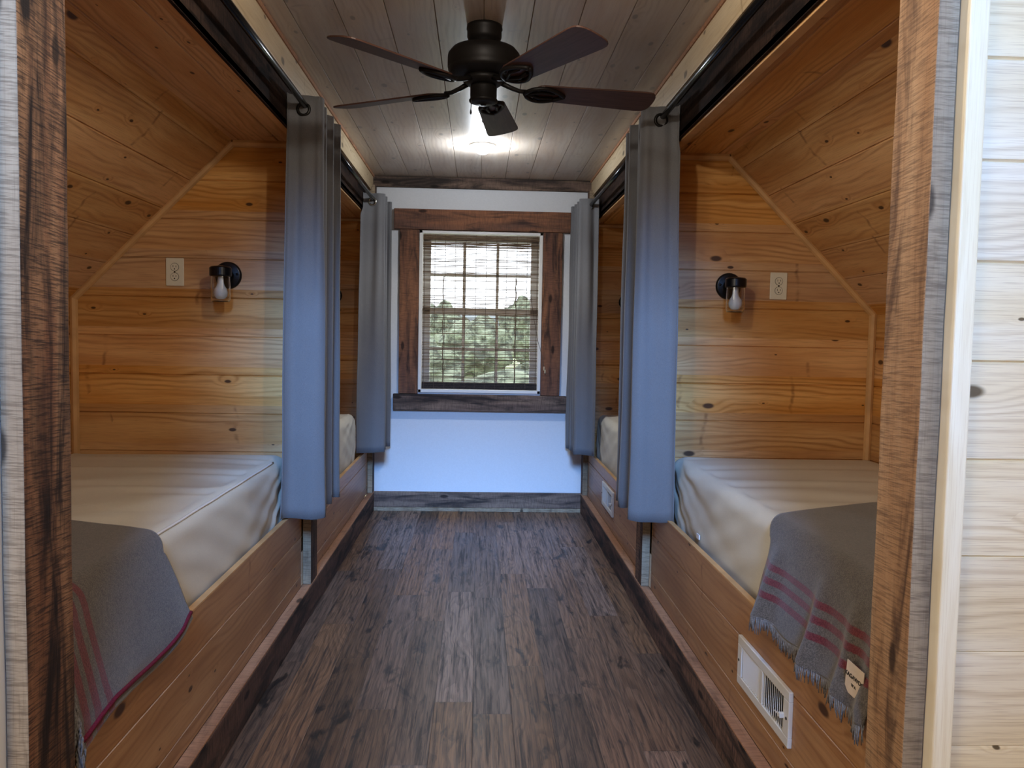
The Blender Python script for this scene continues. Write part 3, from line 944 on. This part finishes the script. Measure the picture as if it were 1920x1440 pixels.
def blanket(s, label, xedge, ztop, xdeep, yfar_in, yfar_edge, yfar_hem, ynear, xout, hem, folds, mat, fringe_hem, fringe_near, binding, patch, zboard, pw=1.15):
    e = empty('wool_blanket', (s * 0.8, 1.85, ztop), label, 'blanket', 'striped wool blankets')
    LO = tuple(e.location)
    nt1, nc, nd = 26, 8, 44
    ny = 96
    R = 0.05
    # path points as function of t index: returns (x, z, k, phase) before y waves
    path = []
    for i in range(nt1):
        x = xdeep + (xedge + R - xdeep) * i / (nt1 - 1)
        path.append((x, ztop, 'top', 0.0))
    for i in range(1, nc + 1):
        a = PI / 2 * i / (nc + 1)
        path.append((xedge + R - R * math.sin(a), ztop - R + R * math.cos(a), 'cor', 0.0))
    for i in range(nd):
        path.append((xedge, 0, 'dn', i / (nd - 1)))
    rows, uvs = [], []
    for j in range(ny + 1):
        q = j / ny
        row, uvr = [], []
        dist = 0.0
        prev = None
        for (xa, za, kind, t) in path:
            if kind == 'top':
                fr = (xa - xedge - R + R * PI / 2) / (xdeep - xedge - R + R * PI / 2)
                yf = yfar_edge + (yfar_in - yfar_edge) * fr ** pw
            elif kind == 'cor':
                fr = R * math.acos(min(1, max(0, 1 - (xa - xedge) / R))) / (xdeep - xedge - R + R * PI / 2)
                yf = yfar_edge + (yfar_in - yfar_edge) * fr ** pw
            else:
                yf = yfar_edge + (yfar_hem - yfar_edge) * t ** 0.6
            y = ynear + (yf - ynear) * q
            if kind in ('top', 'cor'):
                x, z = xa, za
                z += 0.0025 * noise.noise(Vector((xa * 7, y * 7, s)))
            else:
                zh = hem(y)
                z = (ztop - R) + (zh - (ztop - R)) * t
                # falls against the mattress, then out over the board
                tz = (ztop - z) / (ztop - zboard)
                x = xedge + (xout - xedge) * min(1.0, max(0.0, (tz - 0.12) / 0.8)) ** 1.2
                x -= folds(y, t)
            row.append((s * x, y, z))
            p = Vector((x, z))
            if prev is not None: dist += (p - prev).length
            prev = p
            uvr.append((y, z if kind == 'dn' else 1.0 + (xa - xedge)))
        rows.append(row); uvs.append(uvr)
    mb = MB()
    mb.grid(rows, uvs=uvs)
    o = mb.build('blanket_cloth', mat, loc=LO, smooth=True, solid=0.005)
    o.location = (0, 0, 0); o.parent = e
    rn = random.Random(5 + int(s))
    if fringe_hem:
        mb = MB()
        for j in range(0, 190):
            q = j / 190 * ny
            a = int(q); f = q - a
            P = Vector(rows[a][-1]).lerp(Vector(rows[min(a + 1, ny)][-1]), f)
            L = rn.uniform(0.022, 0.045)
            lean = rn.uniform(-0.010, 0.010)
            pts = [P + Vector((0, 0, 0.004)), P + Vector((-s * 0.002, lean * 0.5, -L * 0.5)), P + Vector((-s * rn.uniform(-0.003, 0.004), lean, -L))]
            mb.tube(pts, [0.0022, 0.0016, 0.0009], 5)
        f_ = mb.build('fringe', 'fringe', loc=LO, smooth=True)
        f_.location = (0, 0, 0); f_.parent = e; f_['kind'] = 'stuff'
    if fringe_near:
        mb = MB()
        col0 = nt1 + nc + 6
        m = len(path)
        for j in range(0, 110):
            q = col0 + (m - 1 - col0) * j / 110
            a = int(q); f = q - a
            P = Vector(rows[0][a]).lerp(Vector(rows[0][min(a + 1, m - 1)]), f)
            L = rn.uniform(0.03, 0.06)
            pts = [P, P + Vector((-s * rn.uniform(0.004, 0.018), -L * 0.4, -L * 0.5)), P + Vector((-s * rn.uniform(-0.004, 0.02), -L * 0.35, -L * 1.25))]
            mb.tube(pts, [0.0028, 0.0024, 0.0012], 5)
        f_ = mb.build('fringe', 'fringe', loc=LO, smooth=True)
        f_.location = (0, 0, 0); f_.parent = e; f_['kind'] = 'stuff'
    if binding:
        idx = len(path) - 5
        pts = [Vector(rows[j][idx]) + Vector((-s * 0.003, 0, 0)) for j in range(0, ny + 1, 2)]
        b = MB().tube(pts, 0.0055, 6).build('stitched_edge', 'red_binding', loc=LO, smooth=True)
        b.location = (0, 0, 0); b.parent = e
    if patch:
        yc, zc, ang = patch
        # nearest cloth point
        best = min(((abs(p[1] - yc) + abs(p[2] - zc), p) for r in rows for p in r if True and p[2] < ztop - 0.06), key=lambda t: t[0])[1]
        pe = MB().box(-0.0008, 0.0008, -0.031, 0.031, -0.034, 0.034).build('label_patch', 'paper')
        pe.parent = e
        pe.location = Vector(best) + Vector((-s * 0.013, 0, 0)) - Vector(LO)
        pe.rotation_euler = (ang, 0.0, math.radians(6) * s)
        for txt, sz, dz in (('KAGAWOG', 0.0125, 0.002), ('W A', 0.008, -0.014)):
            cu = bpy.data.curves.new('lettering', 'FONT')
            cu.body = txt; cu.size = sz; cu.extrude = 0.0003; cu.align_x = 'CENTER'; cu.offset = 0.0004
            tmp = bpy.data.objects.new('lettering', cu)
            COL.objects.link(tmp)
            bpy.context.view_layer.update()
            lm = bpy.data.meshes.new_from_object(tmp.evaluated_get(bpy.context.evaluated_depsgraph_get()))
            bpy.data.objects.remove(tmp)
            lm.materials.clear()
            lm.materials.append(M['ink'])
            ob = bpy.data.objects.new('lettering', lm)
            COL.objects.link(ob)
            ob.parent = pe
            ob.location = (-s * 0.0012, 0, dz)
            ob.rotation_euler = (PI / 2, 0, -PI / 2 * s)
    return e


M['blanket_left'] = blanket_mat('blanket_left', 0, (1.575, 1.615, 1.66), 0.021)
M['blanket_right'] = blanket_mat('blanket_right', 1, (0.600, 0.635, 0.668), 0.013)


def fold_l(y, t):
    return 0.018 * t ** 1.3 * (0.5 + 0.5 * math.sin((y - 1.55) * 15.0)) + 0.006 * t * noise.noise(Vector((y * 9, t * 2, 3)))


def fold_r(y, t):
    g = lambda c, w: math.exp(-((y - c + 0.05 * t) / w) ** 2)
    return t ** 0.8 * (0.038 * g(2.17, 0.045) + 0.036 * g(1.865, 0.035) + 0.026 * g(1.70, 0.03) + 0.02 * g(1.60, 0.03)) + 0.004 * noise.noise(Vector((y * 8, t * 2, 9)))


blanket(-1, 'brown grey wool blanket with dark red edge over the near left mattress',
        0.806, 0.768, 1.50, 2.36, 2.075, 2.145, 1.548, 0.768,
        lambda y: 0.488 + 0.012 * math.sin((y - 1.5) * 12) + 0.02 * smoothstep(1.95, 2.15, y) - 0.03 * smoothstep(1.70, 1.55, y),
        fold_l, 'blanket_left', False, True, True, None, 0.505, 0.95)
blanket(1, 'brown grey wool blanket with red stripes and cream label over the near right mattress',
        0.852, 0.782, 1.60, 2.62, 2.25, 2.19, 1.53, 0.794,
        lambda y: 0.538 + 0.006 * math.sin(y * 31) - 0.012 * smoothstep(1.72, 1.55, y),
        fold_r, 'blanket_right', True, False, False, (1.60, 0.585, 0.10), 0.520, 0.8)


# ------------------------------------------------------------------ curtains and rods
def curtain(s, xc, y0, y1, ztop, zbot, label, amp, flare, seed, ringmat='ring_metal'):
    e = empty('grommet_curtain', (xc, (y0 + y1) / 2, zbot), label, 'curtain', 'grey grommet curtains')
    LO = tuple(e.location)
    nw = 3.5
    nu, nv = 150, 36
    L = y1 - y0
    rows = []
    rr = random.Random(seed)
    offs = [rr.uniform(0.8, 1.15) for _ in range(9)]
    for i in range(nv + 1):
        v = i / nv
        z = ztop + (zbot - ztop) * v
        row = []
        for k in range(nu + 1):
            t = k / nu
            ph = 2 * PI * nw * t - PI / 2
            c = -math.cos(2 * PI * nw * t)           # -1 .. 1, starts on the bunk side
            oi = offs[int(nw * 2 * t + 0.5) % 9]
            A = amp * (0.93 + flare * v * (1.35 if k < nu / 7 else 0.35)) * oi
            # rounder folds: squash the sine
            c = math.copysign(abs(c) ** 0.92, c)
            bulge = 0.012 * math.sin(4 * PI * nw * t) * 0.8
            wob = 0.007 * noise.noise(Vector((t * 6, v * 3.0, seed))) * (0.3 + v)
            pl = noise.noise(Vector((t * 34 + 0.6 * v, v * 0.7, seed * 2.3)))
            inward = -s                                # passage side
            x = xc + inward * (A * c) + wob
            if c < 0: x = xc + inward * (A * c * (1.0 + flare * v)) + wob
            y = y0 + L * t + bulge + 0.024 * pl * (0.35 + 0.65 * math.sin(PI * min(1, v * 1.5 + 0.1)) ) + 0.008 * noise.noise(Vector((t * 9, v * 4, seed + 3)))
            Xs = abs(XL if s < 0 else XR)
            lim = Xs - 0.006 if z > 2.08 else Xs + (0.026 if s < 0 else 0.02)
            if y > YP + 0.02 and y < YP + 0.19: lim = Xs - 0.045
            if y > YF - 0.115: lim = Xs - 0.045
            if abs(x) > lim: x = s * (lim + 0.0)
            dz = 0.004 * math.sin(t * 40 + seed) * v
            row.append((x, y, z + dz))
        rows.append(row)
    mb = MB()
    mb.grid(rows)
    o = mb.build('curtain_cloth', 'curtain', loc=LO, smooth=True, solid=0.003)
    o.location = (0, 0, 0); o.parent = e
    for k in range(7):                                   # rings where the cloth crosses the rod
        t = (k + 0.5) / 7
        g = MB().torus((xc, y0 + L * t, ztop - 0.055), 0.0235, 0.0065, 'y').build('grommet', ringmat, loc=LO, smooth=True)
        g.location = (0, 0, 0); g.parent = e
    return e


def rod(xc, ya, yb, z, X, label):
    e = empty('curtain_rod', (xc, (ya + yb) / 2, z), label, 'curtain rod', 'black curtain rods')
    LO = tuple(e.location)

    def p(mb, nm, mat='rod_metal'):
        o = mb.build(nm, mat, loc=LO, smooth=True); o.location = (0, 0, 0); o.parent = e
    p(MB().tube([(xc, ya, z), (xc, yb, z)], 0.0125, 16), 'pole')
    for y, dr in ((ya, -1), (yb, 1)):
        p(MB().lathe([(0.0145, 0), (0.0165, 0.004 * dr), (0.0165, 0.022 * dr), (0.012, 0.030 * dr)], (xc, y, z), 'y', 20), 'finial')
    sx = 1 if X > xc else -1
    for y in (ya + 0.05, yb - 0.05):
        mb = MB().tube([(X - sx * 0.001, y, z - 0.01), (xc, y, z - 0.016)], 0.006, 10)
        mb.lathe([(0.022, 0), (0.022, -0.005 * sx)], (X - sx * 0.001, y, z - 0.01), 'x', 20)
        p(mb, 'bracket')


ZR = 2.205
rod(-0.715, YN + 0.15, YP + 0.14, ZR, XL, 'black rod along the near left bunk opening')
rod(-0.715, YP + 0.22, YF - 0.045, ZR - 0.02, XL, 'black rod along the far left bunk opening')
rod(0.742, YN + 0.15, YP + 0.14, ZR, XR, 'black rod along the near right bunk opening')
rod(0.742, YP + 0.22, YF - 0.045, ZR - 0.02, XR, 'black rod along the far right bunk opening')
curtain(-1, -0.722, 3.30, 3.79, 2.245, 0.517, 'tall blue-grey curtain at the near left, between the two left bunks', 0.072, 0.16, 1)
curtain(1, 0.735, 3.30, 3.79, 2.245, 0.517, 'tall blue-grey curtain at the near right, between the two right bunks', 0.072, 0.10, 2)
curtain(-1, -0.722, 5.42, 5.80, 2.225, 0.485, 'grey curtain with bright top ring left of the end wall window', 0.088, 0.12, 3, 'bright_ring')
curtain(1, 0.728, 5.42, 5.80, 2.225, 0.485, 'grey curtain right of the end wall window', 0.078, 0.05, 4)


# ------------------------------------------------------------------ sconces, outlets, registers
def sconce():
    e = empty('wall_sconce', (0, 0, 0))
    pr = lambda mb, nm, mat, p=e, **k: _par(mb.build(nm, mat, **k), p)
    def _par(o, p):
        o.parent = p
        return o
    pr(MB().lathe([(0.060, 0.0), (0.060, -0.008), (0.055, -0.016), (0.030, -0.020)], (0, 0, 0), 'y', 40), 'backplate', 'black_metal', smooth=False, bevel=0.002)
    for sx in (-1, 1):
        pr(MB().lathe([(0.005, -0.015), (0.005, -0.020), (0.002, -0.022)], (sx * 0.043, 0, 0.005), 'y', 12), 'screw', 'black_metal', smooth=True)
    pr(MB().box(-0.014, 0.014, -0.085, -0.016, -0.012, 0.012), 'arm', 'black_metal', bevel=0.004)
    pr(MB().lathe([(0.010, 0.034), (0.040, 0.030), (0.046, 0.024), (0.046, -0.008), (0.043, -0.012), (0.020, -0.012)], (0, -0.105, 0.0), 'z', 36), 'cap', 'black_metal', smooth=False, bevel=0.0015)
    prof = [(0.039, -0.010), (0.040, -0.04), (0.040, -0.112), (0.036, -0.120), (0.0, -0.121), (0.0, -0.118), (0.034, -0.117), (0.0375, -0.110), (0.0375, -0.04), (0.0365, -0.010)]
    pr(MB().lathe(prof, (0, -0.105, 0.0), 'z', 40, cap=False), 'glass_jar', 'glass', smooth=True)
    b = pr(MB().lathe([(0.012, -0.012), (0.013, -0.03), (0.0135, -0.04), (0.017, -0.052), (0.026, -0.066), (0.0295, -0.080), (0.027, -0.095), (0.018, -0.106), (0.008, -0.110), (0.0, -0.1105)],
                      (0, -0.105, 0.0), 'z', 32), 'bulb', 'bulb', smooth=True)
    mb = MB()
    for k in range(4): mb.torus((0, 0, 0), 0.0125, 0.0018, 'y', 20, 6)
    return e


sc = sconce()
spots_s = ((-1.107, YP, 1.535, 'black wall sconce with clear jar over the near left bunk'),
           (1.125, YP, 1.535, 'black wall sconce with clear jar over the near right bunk'),
           (-1.05, YF, 1.560, 'black wall sconce over the far left bunk, mostly behind the curtain'),
           (1.08, YF, 1.555, 'black wall sconce over the far right bunk, mostly behind the curtain'))
for i, (x, y, z, lb) in enumerate(spots_s):
    o = sc if i == 0 else copy_tree(sc)
    o.location = (x, y, z)
    tag(o, lb, 'wall lamp', 'jar sconces in the bunks')


def outlet():
    e = empty('wall_outlet', (0, 0, 0))
    def par(o, p=e):
        o.parent = p
        return o
    par(MB().box(-0.039, 0.039, -0.006, 0.0, -0.061, 0.061).build('cover_plate', 'outlet', bevel=0.003))
    for dz in (-0.021, 0.021):
        prof = [(0.0165, -0.006), (0.0165, -0.0085), (0.0, -0.0085)]
        r = par(MB().lathe(prof, (0, 0, dz), 'y', 28).build('receptacle', 'outlet', smooth=False))
        mb = MB().box(-0.0075, -0.0055, -0.0092, -0.0084, dz - 0.001, dz + 0.008)
        mb.box(0.0055, 0.0075, -0.0092, -0.0084, dz - 0.001, dz + 0.007)
        mb.lathe([(0.0028, -0.0084), (0.0028, -0.0092)], (0, 0, dz - 0.008), 'y', 12)
        mb.torus((0, -0.0065, dz), 0.0175, 0.0008, 'y', 28, 5)
        s_ = mb.build('slots', 'slot'); s_.parent = r
    par(MB().lathe([(0.003, -0.006), (0.003, -0.0075), (0.0, -0.0078)], (0, 0, 0), 'y', 12).build('screw', 'ring_metal'))
    return e


ou = outlet()
for i, (x, z, lb) in enumerate(((-1.337, 1.545, 'ivory duplex outlet left of the near left sconce'), (1.354, 1.541, 'ivory duplex outlet right of the near right sconce'))):
    o = ou if i == 0 else copy_tree(ou)
    o.location = (x, YP, z)
    tag(o, lb, 'power outlet', 'duplex outlets in the bunks')


def register():
    """wall register on the right bunk front; faces -x; local y along the wall, z up; lever at the near end"""
    e = empty('floor_register', (0, 0, 0))
    def par(o, p=e):
        o.parent = p
        return o
    LY, LZ = 0.20, 0.073
    mb = MB()
    for ya, yb, za, zb in ((-LY, LY, 0.047, LZ), (-LY, LY, -LZ, -0.047), (-LY, -0.165, -0.047, 0.047), (0.165, LY, -0.047, 0.047), (-0.010, 0.010, -0.047, 0.047)):
        mb.box(-0.012, 0.0, ya, yb, za, zb)
    par(mb.build('face_frame', 'vent', bevel=0.002))
    par(MB().box(-0.002, -0.0004, -0.165, 0.165, -0.047, 0.047).build('damper', 'duct'))
    for half, (ya, tilt) in enumerate(((-0.152, 1.2), (0.020, -0.4))):
        for k in range(11):
            y = ya + k * 0.0132
            c, s_ = math.cos(tilt), math.sin(tilt)
            w = (0.0030, 0.0044)[half]
            ax, ay = -0.0065, y
            P = [(ax - w * c, ay - w * s_), (ax + w * c, ay + w * s_)]
            t = 0.0008
            vs_ = []
            for z in (-0.046, 0.046):
                for (x, yy2) in P:
                    vs_ += [(x - t * s_, yy2 + t * c, z), (x + t * s_, yy2 - t * c, z)]
            m2 = MB().add(vs_, [(0, 1, 3, 2), (4, 6, 7, 5), (0, 4, 5, 1), (2, 3, 7, 6), (0, 2, 6, 4), (1, 5, 7, 3)])
            par(m2.build('fin', 'vent'))
    par(MB().box(-0.024, -0.008, -0.172, -0.160, -0.006, 0.006).add([(-0.02, -0.166, 0.004), (-0.026, -0.14, 0.002), (-0.026, -0.14, -0.002), (-0.02, -0.166, -0.004)], [(0, 1, 2, 3)]).build('lever', 'vent', bevel=0.001))
    for y in (-0.186, 0.186):
        par(MB().lathe([(0.004, -0.012), (0.004, -0.0135), (0.0, -0.014)], (0, y, 0), 'x', 12).build('screw', 'ring_metal'))
    return e


rg = register()
for i, (y, z, lb) in enumerate(((2.145, 0.333, 'cream metal register in the front of the near right bunk base'), (4.83, 0.312, 'cream metal register in the front of the far right bunk base'))):
    o = rg if i == 0 else copy_tree(rg)
    o.location = (XR, y, z)
    tag(o, lb, 'air vent', 'registers in the right bunk fronts')

# ------------------------------------------------------------------ ceiling fan
FX, FY = 0.003, 3.01
n = N('blade_wood')
c = n.coords()
f = n.noise(n.xyz(n.m('MULTIPLY', c['x'], 6.0), n.m('MULTIPLY', c['y'], 120.0), 0.0), 1, 3)
M['blade'] = n.out(n.mix(n.smooth(f, 0.3, 0.7), (0.060, 0.026, 0.018), (0.095, 0.045, 0.032)), 0.45, 0.4)
fan = empty('ceiling_fan', (FX, FY, ZC), 'dark bronze five-blade ceiling fan over the middle of the passage', 'ceiling fan')


def fpart(mb, nm, mat, parent=fan, **k):
    o = mb.build(nm, mat, **k); o.parent = parent
    return o


fpart(MB().lathe([(0.064, 0.0), (0.066, -0.012), (0.063, -0.016), (0.063, -0.040), (0.058, -0.052), (0.045, -0.058), (0.045, -0.075)], seg=40), 'canopy', 'bronze', smooth=True)
fpart(MB().lathe([(0.045, -0.070), (0.085, -0.076), (0.118, -0.088), (0.131, -0.104), (0.133, -0.115), (0.133, -0.150), (0.129, -0.156), (0.131, -0.160), (0.120, -0.172),
                  (0.090, -0.182), (0.075, -0.186)], seg=48), 'motor_housing', 'bronze', smooth=True)
fpart(MB().lathe([(0.075, -0.184), (0.076, -0.200), (0.066, -0.206), (0.058, -0.212), (0.040, -0.214)], seg=40), 'flywheel', 'bronze', smooth=True)
sw = fpart(MB().lathe([(0.040, -0.212), (0.047, -0.216), (0.049, -0.222), (0.049, -0.262), (0.053, -0.266), (0.052, -0.272), (0.040, -0.277), (0.012, -0.279), (0.010, -0.284), (0.0, -0.285)], seg=40),
           'switch_housing', 'bronze', smooth=True)
pc = MB().tube([(-0.043, -0.026, -0.262), (-0.045, -0.028, -0.31)], 0.0014, 6)
pc.lathe([(0.002, -0.325), (0.004, -0.318), (0.002, -0.308)], (-0.045, -0.028, 0), 'z', 8)
fpart(pc, 'pull_chain', 'bronze', parent=sw)


def blade_set():
    """along +x; root of the iron at r=0.07; pitched blade"""
    iron = MB()
    iron.tube([(0.060, 0, -0.196), (0.10, 0, -0.212), (0.135, 0, -0.222), (0.165, 0, -0.222)], [0.010, 0.009, 0.008, 0.008], 10)
    tilt = math.radians(-12.5)

    def T(x, y, z):
        return (x, y * math.cos(tilt) - z * math.sin(tilt), -0.222 + y * math.sin(tilt) + z * math.cos(tilt))
    # open leaf-shaped iron under the blade root: loop and spine
    for sg in (-1, 1):
        pts = []
        for k in range(15):
            t = k / 14
            pts.append(T(0.155 + 0.150 * t, sg * 0.046 * math.sin(PI * t ** 0.8) ** 0.8, -0.008))
        iron.tube(pts, [0.008] * 15, 8)
        iron.tube([T(0.165, 0, -0.008), T(0.215, sg * 0.022, -0.009), T(0.265, sg * 0.016, -0.008)], 0.0065, 8)
    for (x, y) in ((0.20, -0.036), (0.20, 0.036), (0.295, 0.0)):
        iron.lathe([(0.009, -0.004), (0.009, 0.003)], T(x, y, -0.008), 'z', 12)
    # blade outline
    out = []
    x0, x1, w0, w1 = 0.185, 0.66, 0.054, 0.070
    for k in range(9):
        a = PI / 2 + PI * k / 8
        out.append((x0 + 0.035 + 0.035 * math.cos(a), w0 * math.sin(a)))
    for k in range(13):
        a = -PI / 2 + PI * k / 12
        ca, sa = math.cos(a), math.sin(a)
        out.append((x1 - 0.055 + 0.055 * math.copysign(abs(ca) ** 0.6, ca), w1 * math.copysign(abs(sa) ** 0.75, sa)))
    bl_ = MB()
    m = len(out)
    vs_ = [T(x, y, -0.003) for x, y in out] + [T(x, y, 0.003) for x, y in out]
    fs = [tuple(range(m)), tuple(range(m, 2 * m))[::-1]] + [(i, (i + 1) % m, m + (i + 1) % m, m + i) for i in range(m)]
    bl_.add(vs_, fs)
    return iron, bl_


iron, bld = blade_set()
iron_o = iron.build('blade_iron', 'bronze', smooth=True)
bld_o = bld.build('blade', 'blade', bevel=0.0015)
for k in range(5):
    a = math.radians(81.8 + 72 * k + (0, -2.5, 0, 2.5, 0)[k])
    for src in (iron_o, bld_o):
        o = src if k == 0 else src.copy()
        if k: COL.objects.link(o)
        o.parent = fan
        o.rotation_euler = (0, 0, a)

# recessed lights in the ceiling; the one by the entrance is assumed
for y, lb in ((4.84, 'glowing round recessed ceiling light between the fan and the window'), (1.75, 'assumed round recessed ceiling light near the passage entrance')):
    e = empty('recessed_light', (0.005, y, ZC), lb, 'ceiling light', 'recessed passage lights')
    o = MB().lathe([(0.056, -0.0005), (0.078, -0.0005), (0.078, -0.006), (0.052, -0.010)], (0, 0, 0), 'z', 40, cap=False).build('trim_ring', 'white_paint', smooth=True); o.parent = e
    o = MB().lathe([(0.046, -0.001), (0.050, -0.012), (0.048, -0.026), (0.038, -0.042), (0.022, -0.052), (0.0, -0.056)], (0, 0, 0), 'z', 32).build('lens', 'lens_glow', smooth=True); o.parent = e

# ------------------------------------------------------------------ near wall, the room behind the camera
mb = MB()
XW = XR + 0.037
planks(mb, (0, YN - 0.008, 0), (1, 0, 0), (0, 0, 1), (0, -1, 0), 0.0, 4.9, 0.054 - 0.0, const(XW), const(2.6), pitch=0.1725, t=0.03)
struct(mb.build('wall_front_right', 'pine_lit'), 'pine board wall right of the opening, bright light put into its colour')
struct(MB().box(XR + 0.002, XR + 0.036, YN - 0.028, YN + 0.12, 0.0, 2.30).build('trim_8', 'pine_jamb', bevel=0.003), 'pale pine corner strip right of the opening')
mb = MB()
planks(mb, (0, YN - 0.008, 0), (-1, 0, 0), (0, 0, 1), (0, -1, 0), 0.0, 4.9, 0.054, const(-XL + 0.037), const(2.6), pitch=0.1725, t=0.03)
struct(mb.build('wall_front_left', 'pine_lit'), 'pine board wall left of the opening, bright light put into its colour')
struct(MB().box(XL - 0.036, XL - 0.002, YN - 0.038, YN + 0.12, 0.0, 2.30).build('trim_9', 'white_paint', bevel=0.003), 'pine corner strip left of the opening, strong light painted as white')  # a pine casing; the white colour stands in for strong light on it
mb = MB()
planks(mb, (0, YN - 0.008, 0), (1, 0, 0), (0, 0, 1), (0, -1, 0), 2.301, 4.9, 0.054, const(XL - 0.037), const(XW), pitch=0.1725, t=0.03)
struct(mb.build('wall_front_header', 'pine_lit'))
struct(MB().box(-2.65, -2.6, -3.3, YN + 0.02, 0, 4.9).build('wall_room_left', 'pine_lit'))
struct(MB().box(2.6, 2.65, -3.3, YN + 0.02, 0, 4.9).build('wall_room_right', 'pine_lit'))
struct(MB().box(-2.65, 2.65, -3.35, -3.3, 0, 4.9).build('wall_back', 'pine_lit'))
struct(MB().box(-2.65, 2.65, -3.35, YN + 0.02, 4.9, 4.95).build('ceiling_room', 'pine_lit'))
# outer shells that keep the daylight out behind the alcoves
for s in (-1, 1):
    struct(MB().box(s * 1.88, s * 2.6, YN + 0.03, YF + 0.14, -0.05, 2.6).build('wall_outer_%s' % ('left' if s < 0 else 'right'), 'pine_knee'))
    struct(MB().box(s * 0.83, s * 1.90, YN + 0.03, YF + 0.14, 2.46, 2.6).build('roof_%s' % ('left' if s < 0 else 'right'), 'pine_knee'))
    struct(MB().box(s * 0.83, s * 1.90, YF + 0.062, YF + 0.14, -0.05, 2.46).build('wall_gable_%s' % ('left' if s < 0 else 'right'), 'pine_knee'))
struct(MB().box(-0.83, 0.83, YN + 0.0, YF + 0.14, 2.46, 2.6).build('roof_middle', 'pine_knee'))

# ------------------------------------------------------------------ outdoors beyond the window
mb = MB()
rows = []
for i in range(30):
    y = 9 + i * i * 0.24
    rows.append([(x * (4 + y * 0.5), y, -3.4 + 0.5 * noise.noise(Vector((x * 3, y * 0.05, 0))) + max(0, y - 60) * 0.02) for x in [q / 8 - 1 for q in range(17)]])
mb.grid(rows)
tag(mb.build('meadow', 'meadow', smooth=True), kind='structure')
rows = []
for i in range(40):
    x = -190 + i * 10
    h = 9.5 + 2.5 * noise.noise(Vector((i * 0.3, 1, 2))) + (3.5 if x < -20 else 0) * smoothstep(-20, -60, x)
    rows.append([(x, 220, -6), (x, 228, h * 0.6), (x, 245, h), (x, 270, -6)])
tag(MB().grid(rows).build('hills', 'haze_hill', smooth=True), kind='structure')

tr_e = empty('leafy_tree', (0, 0, 0), 'leafy green tree outside beyond the window blind', 'tree', 'trees outside the window')
ico = bmesh.new()
bmesh.ops.create_icosphere(ico, subdivisions=4, radius=1.0)
for v in ico.verts:
    p = v.co.copy()
    k = 1 + 0.28 * noise.noise(p * 2.1) + 0.16 * noise.noise(p * 5.5) + 0.10 * noise.noise(p * 13)
    v.co = Vector((p.x * k * 2.1, p.y * k * 2.1, p.z * k * 2.3 + 3.9))
me = bpy.data.meshes.new('crown'); ico.to_mesh(me); ico.free()
me.materials.append(M['leaf'])
cr = bpy.data.objects.new('crown', me); COL.objects.link(cr); cr.parent = tr_e
tk = MB().tube([(0, 0, -0.3), (0.05, 0, 1.2), (0, 0.05, 2.6)], [0.22, 0.16, 0.12], 10).build('trunk', 'bark', smooth=True); tk.parent = tr_e
rt = random.Random(21)
k = 0
for y, xs in ((27, (-6.6, 0.6, 7.6)), (42, (-11, -3.6, 4.2, 11.5)), (60, (-16.5, -8.6, -0.8, 7.4, 15.6)), (84, (-22, -13, -4.6, 3.6, 12, 20.6))):
    for x in xs:
        o = tr_e if k == 0 else copy_tree(tr_e)
        k += 1
        h = {27: 0.52, 42: 0.68, 60: 0.92, 84: 1.25}[y] * rt.uniform(0.9, 1.1)
        w = rt.uniform(1.12, 1.22)
        o.location = (x + rt.uniform(-0.3, 0.3) + y * 0.01, y + rt.uniform(-1, 1), -3.4)
        o.scale = (w, w, h)
        o.rotation_euler = (0, 0, rt.uniform(0, 6.28))
